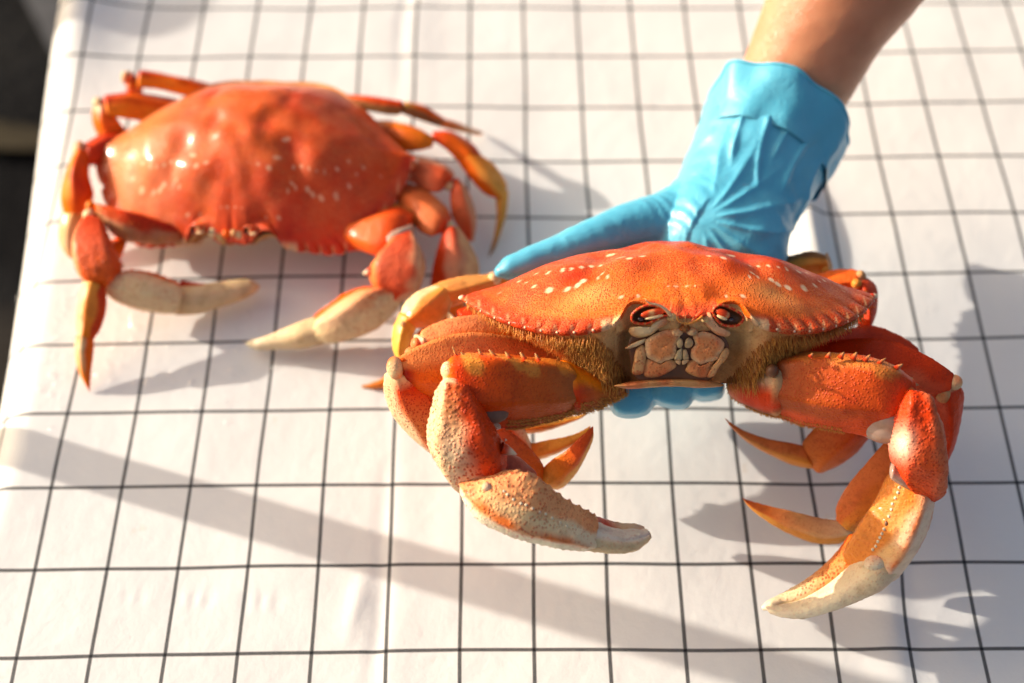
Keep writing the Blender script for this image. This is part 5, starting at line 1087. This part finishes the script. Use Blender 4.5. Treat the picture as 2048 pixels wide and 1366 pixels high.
for a0, w0, am in ((-1.0, .07, .10), (-.62, .06, .13), (-.30, .07, .16), (-.02, .05, .13), (.26, .07, .17), (.55, .05, .11), (.80, .06, .12), (1.12, .07, .08)):
    fold = fold + am * np.exp(-np.abs((an_ - a0) / w0) ** 1.3) * sst(rd_, .5, 1.6) * (1 - sst(rd_, 4.2 + 2 * math.sin(a0 * 9), 6.5))
for l0, w0, am, qa, qb in ((-1.7, .13, .16, .6, 3.6), (-.5, .10, .15, .9, 4.4), (.5, .16, .14, .2, 2.8), (1.6, .12, .15, .8, 3.8), (2.6, .14, .12, .4, 4.6)):
    fold = fold + am * np.exp(-np.abs((l_ - l0 + .22 * (q_ - 2) * math.sin(l0 * 5) + .22 * N3(Wd, .5)) / w0) ** 1.4) * sst(q_, qa, qa + 1) * (1 - sst(q_, qb, qb + 1))
fold = (1 - onth) * (fold + .05 * N1(Wd, .7) + .02 * N2(Wd, 2.2) - .05)
fold *= 1 - .75 * sst(q_, 8, 11)
co = co + no * (crease + fold + .015 * N3(Wd, 3))[:, None]
me.vertices.foreach_set('co', (co * .01).ravel()); me.update()
glove = tmp
# open cuff: thin turned sleeve standing off the wrist, with a rolled edge
def ringpts(a, b, c, e, d, t, m=90, ph0=0, tilt=0, seed=0):
    A, B = D(a, b, d - tilt), D(c, e, d + tilt); C = (A + B) / 2; w = np.linalg.norm(B - A) / 2; s = (B - A) / (2 * w); w *= 1.045; t *= 1.06; tn = wa
    nn = unit(np.cross(s, tn)); nn = nn if np.dot(nn, -FW) > 0 else -nn
    out = []
    for j in range(m):
        t_ = 2 * PI * j / m; wob = 1 + .035 * math.sin(3 * t_ + seed) + .025 * math.sin(7 * t_ + seed * 2) + .012 * math.sin(13 * t_)
        out.append(C + s * w * math.cos(t_) * wob + nn * t * math.sin(t_) * wob)
    return np.array(out)
mR = 90
spec = [(1432, 168, 1678, 292, 68.3, 3.35), (1426, 184, 1674, 312, 68.2, 3.35), (1420, 205, 1664, 332, 68.0, 3.2), (1411, 228, 1652, 350, 67.8, 3.05), (1402, 250, 1644, 364, 67.6, 2.95), (1396, 266, 1640, 374, 67.4, 2.75)]
K = catmull(np.array(spec, float), 26)
R_ = [ringpts(*k, seed=1.0 + i * .05) for i, k in enumerate(K)]
inner = [C_.mean(0) + (C_ - C_.mean(0)) * .965 for C_ in R_]
V = np.vstack(R_[::-1] + inner)
fl = .05 * N2(V, 1.6) + .04 * np.sin(V @ side * 2.3 + V @ wa * 1.3)
V = V + (V - D(1545, 270, 68)) * 0 + np.vstack([unit_ for unit_ in [(V - V.mean(0)) / (np.linalg.norm(V - V.mean(0), axis=1)[:, None])]]) * fl[:, None]
F = grid_faces(len(V) // mR, mR); mesh('glove_cuff', V, [tuple(reversed(f)) for f in F], M_GLOVE, glove)
gc = bpy.data.objects['glove_cuff']
V0 = V - HBASE; gc.data.vertices.foreach_set('co', (V0 * .01).ravel()); gc.data.update()
E0 = V[(25) * mR:(26) * mR]; Vt = []
for j in range(mR):
    a = unit(E0[(j + 1) % mR] - E0[j - 1]); u = unit(np.cross(a, wa)); w = np.cross(a, u)
    for k in range(8): Vt.append(E0[j] + .085 * (u * math.cos(k * PI / 4) + w * math.sin(k * PI / 4)))
F = grid_faces(mR + 1, 8); F = [tuple(q % (mR * 8) for q in f) for f in F]
mesh('rolled_edge', np.array(Vt), F, M_GLOVE, glove, base=HBASE)

# ------------------------------------------------------------------ made-up uprights left of frame, added to cast shadows across the cloth
def shadow_pole(name, x, y, z0, z1, r, label, cat, r2=None):
    V = []; m = 24; zs = [z0, z0 + .5, z1 - r * .6, z1 - r * .25, z1]
    rs = [r, r, r2 or r, (r2 or r) * .8, .02]
    for z, rr in zip(zs, rs):
        for j in range(m): V.append((x + rr * math.cos(j * 2 * PI / m), y + rr * math.sin(j * 2 * PI / m), z))
    F = grid_faces(5, m) + [tuple(range(m - 1, -1, -1))]
    o = mesh(name, np.array(V), F, M_WOOD); o['label'] = label; o['category'] = cat; return o

shadow_pole('shadow_pole', -43.0, 18.95, TZ, 26.5, 1.1, 'slim upright pole added unseen beyond the left table edge to cast the diagonal shadow', 'shadow_pole')
shadow_pole('shadow_post', -60.0, 58.0, TZ, 17.5, 5.0, 'stout round post added unseen beyond the far left corner to cast a rounded shadow', 'shadow_post')
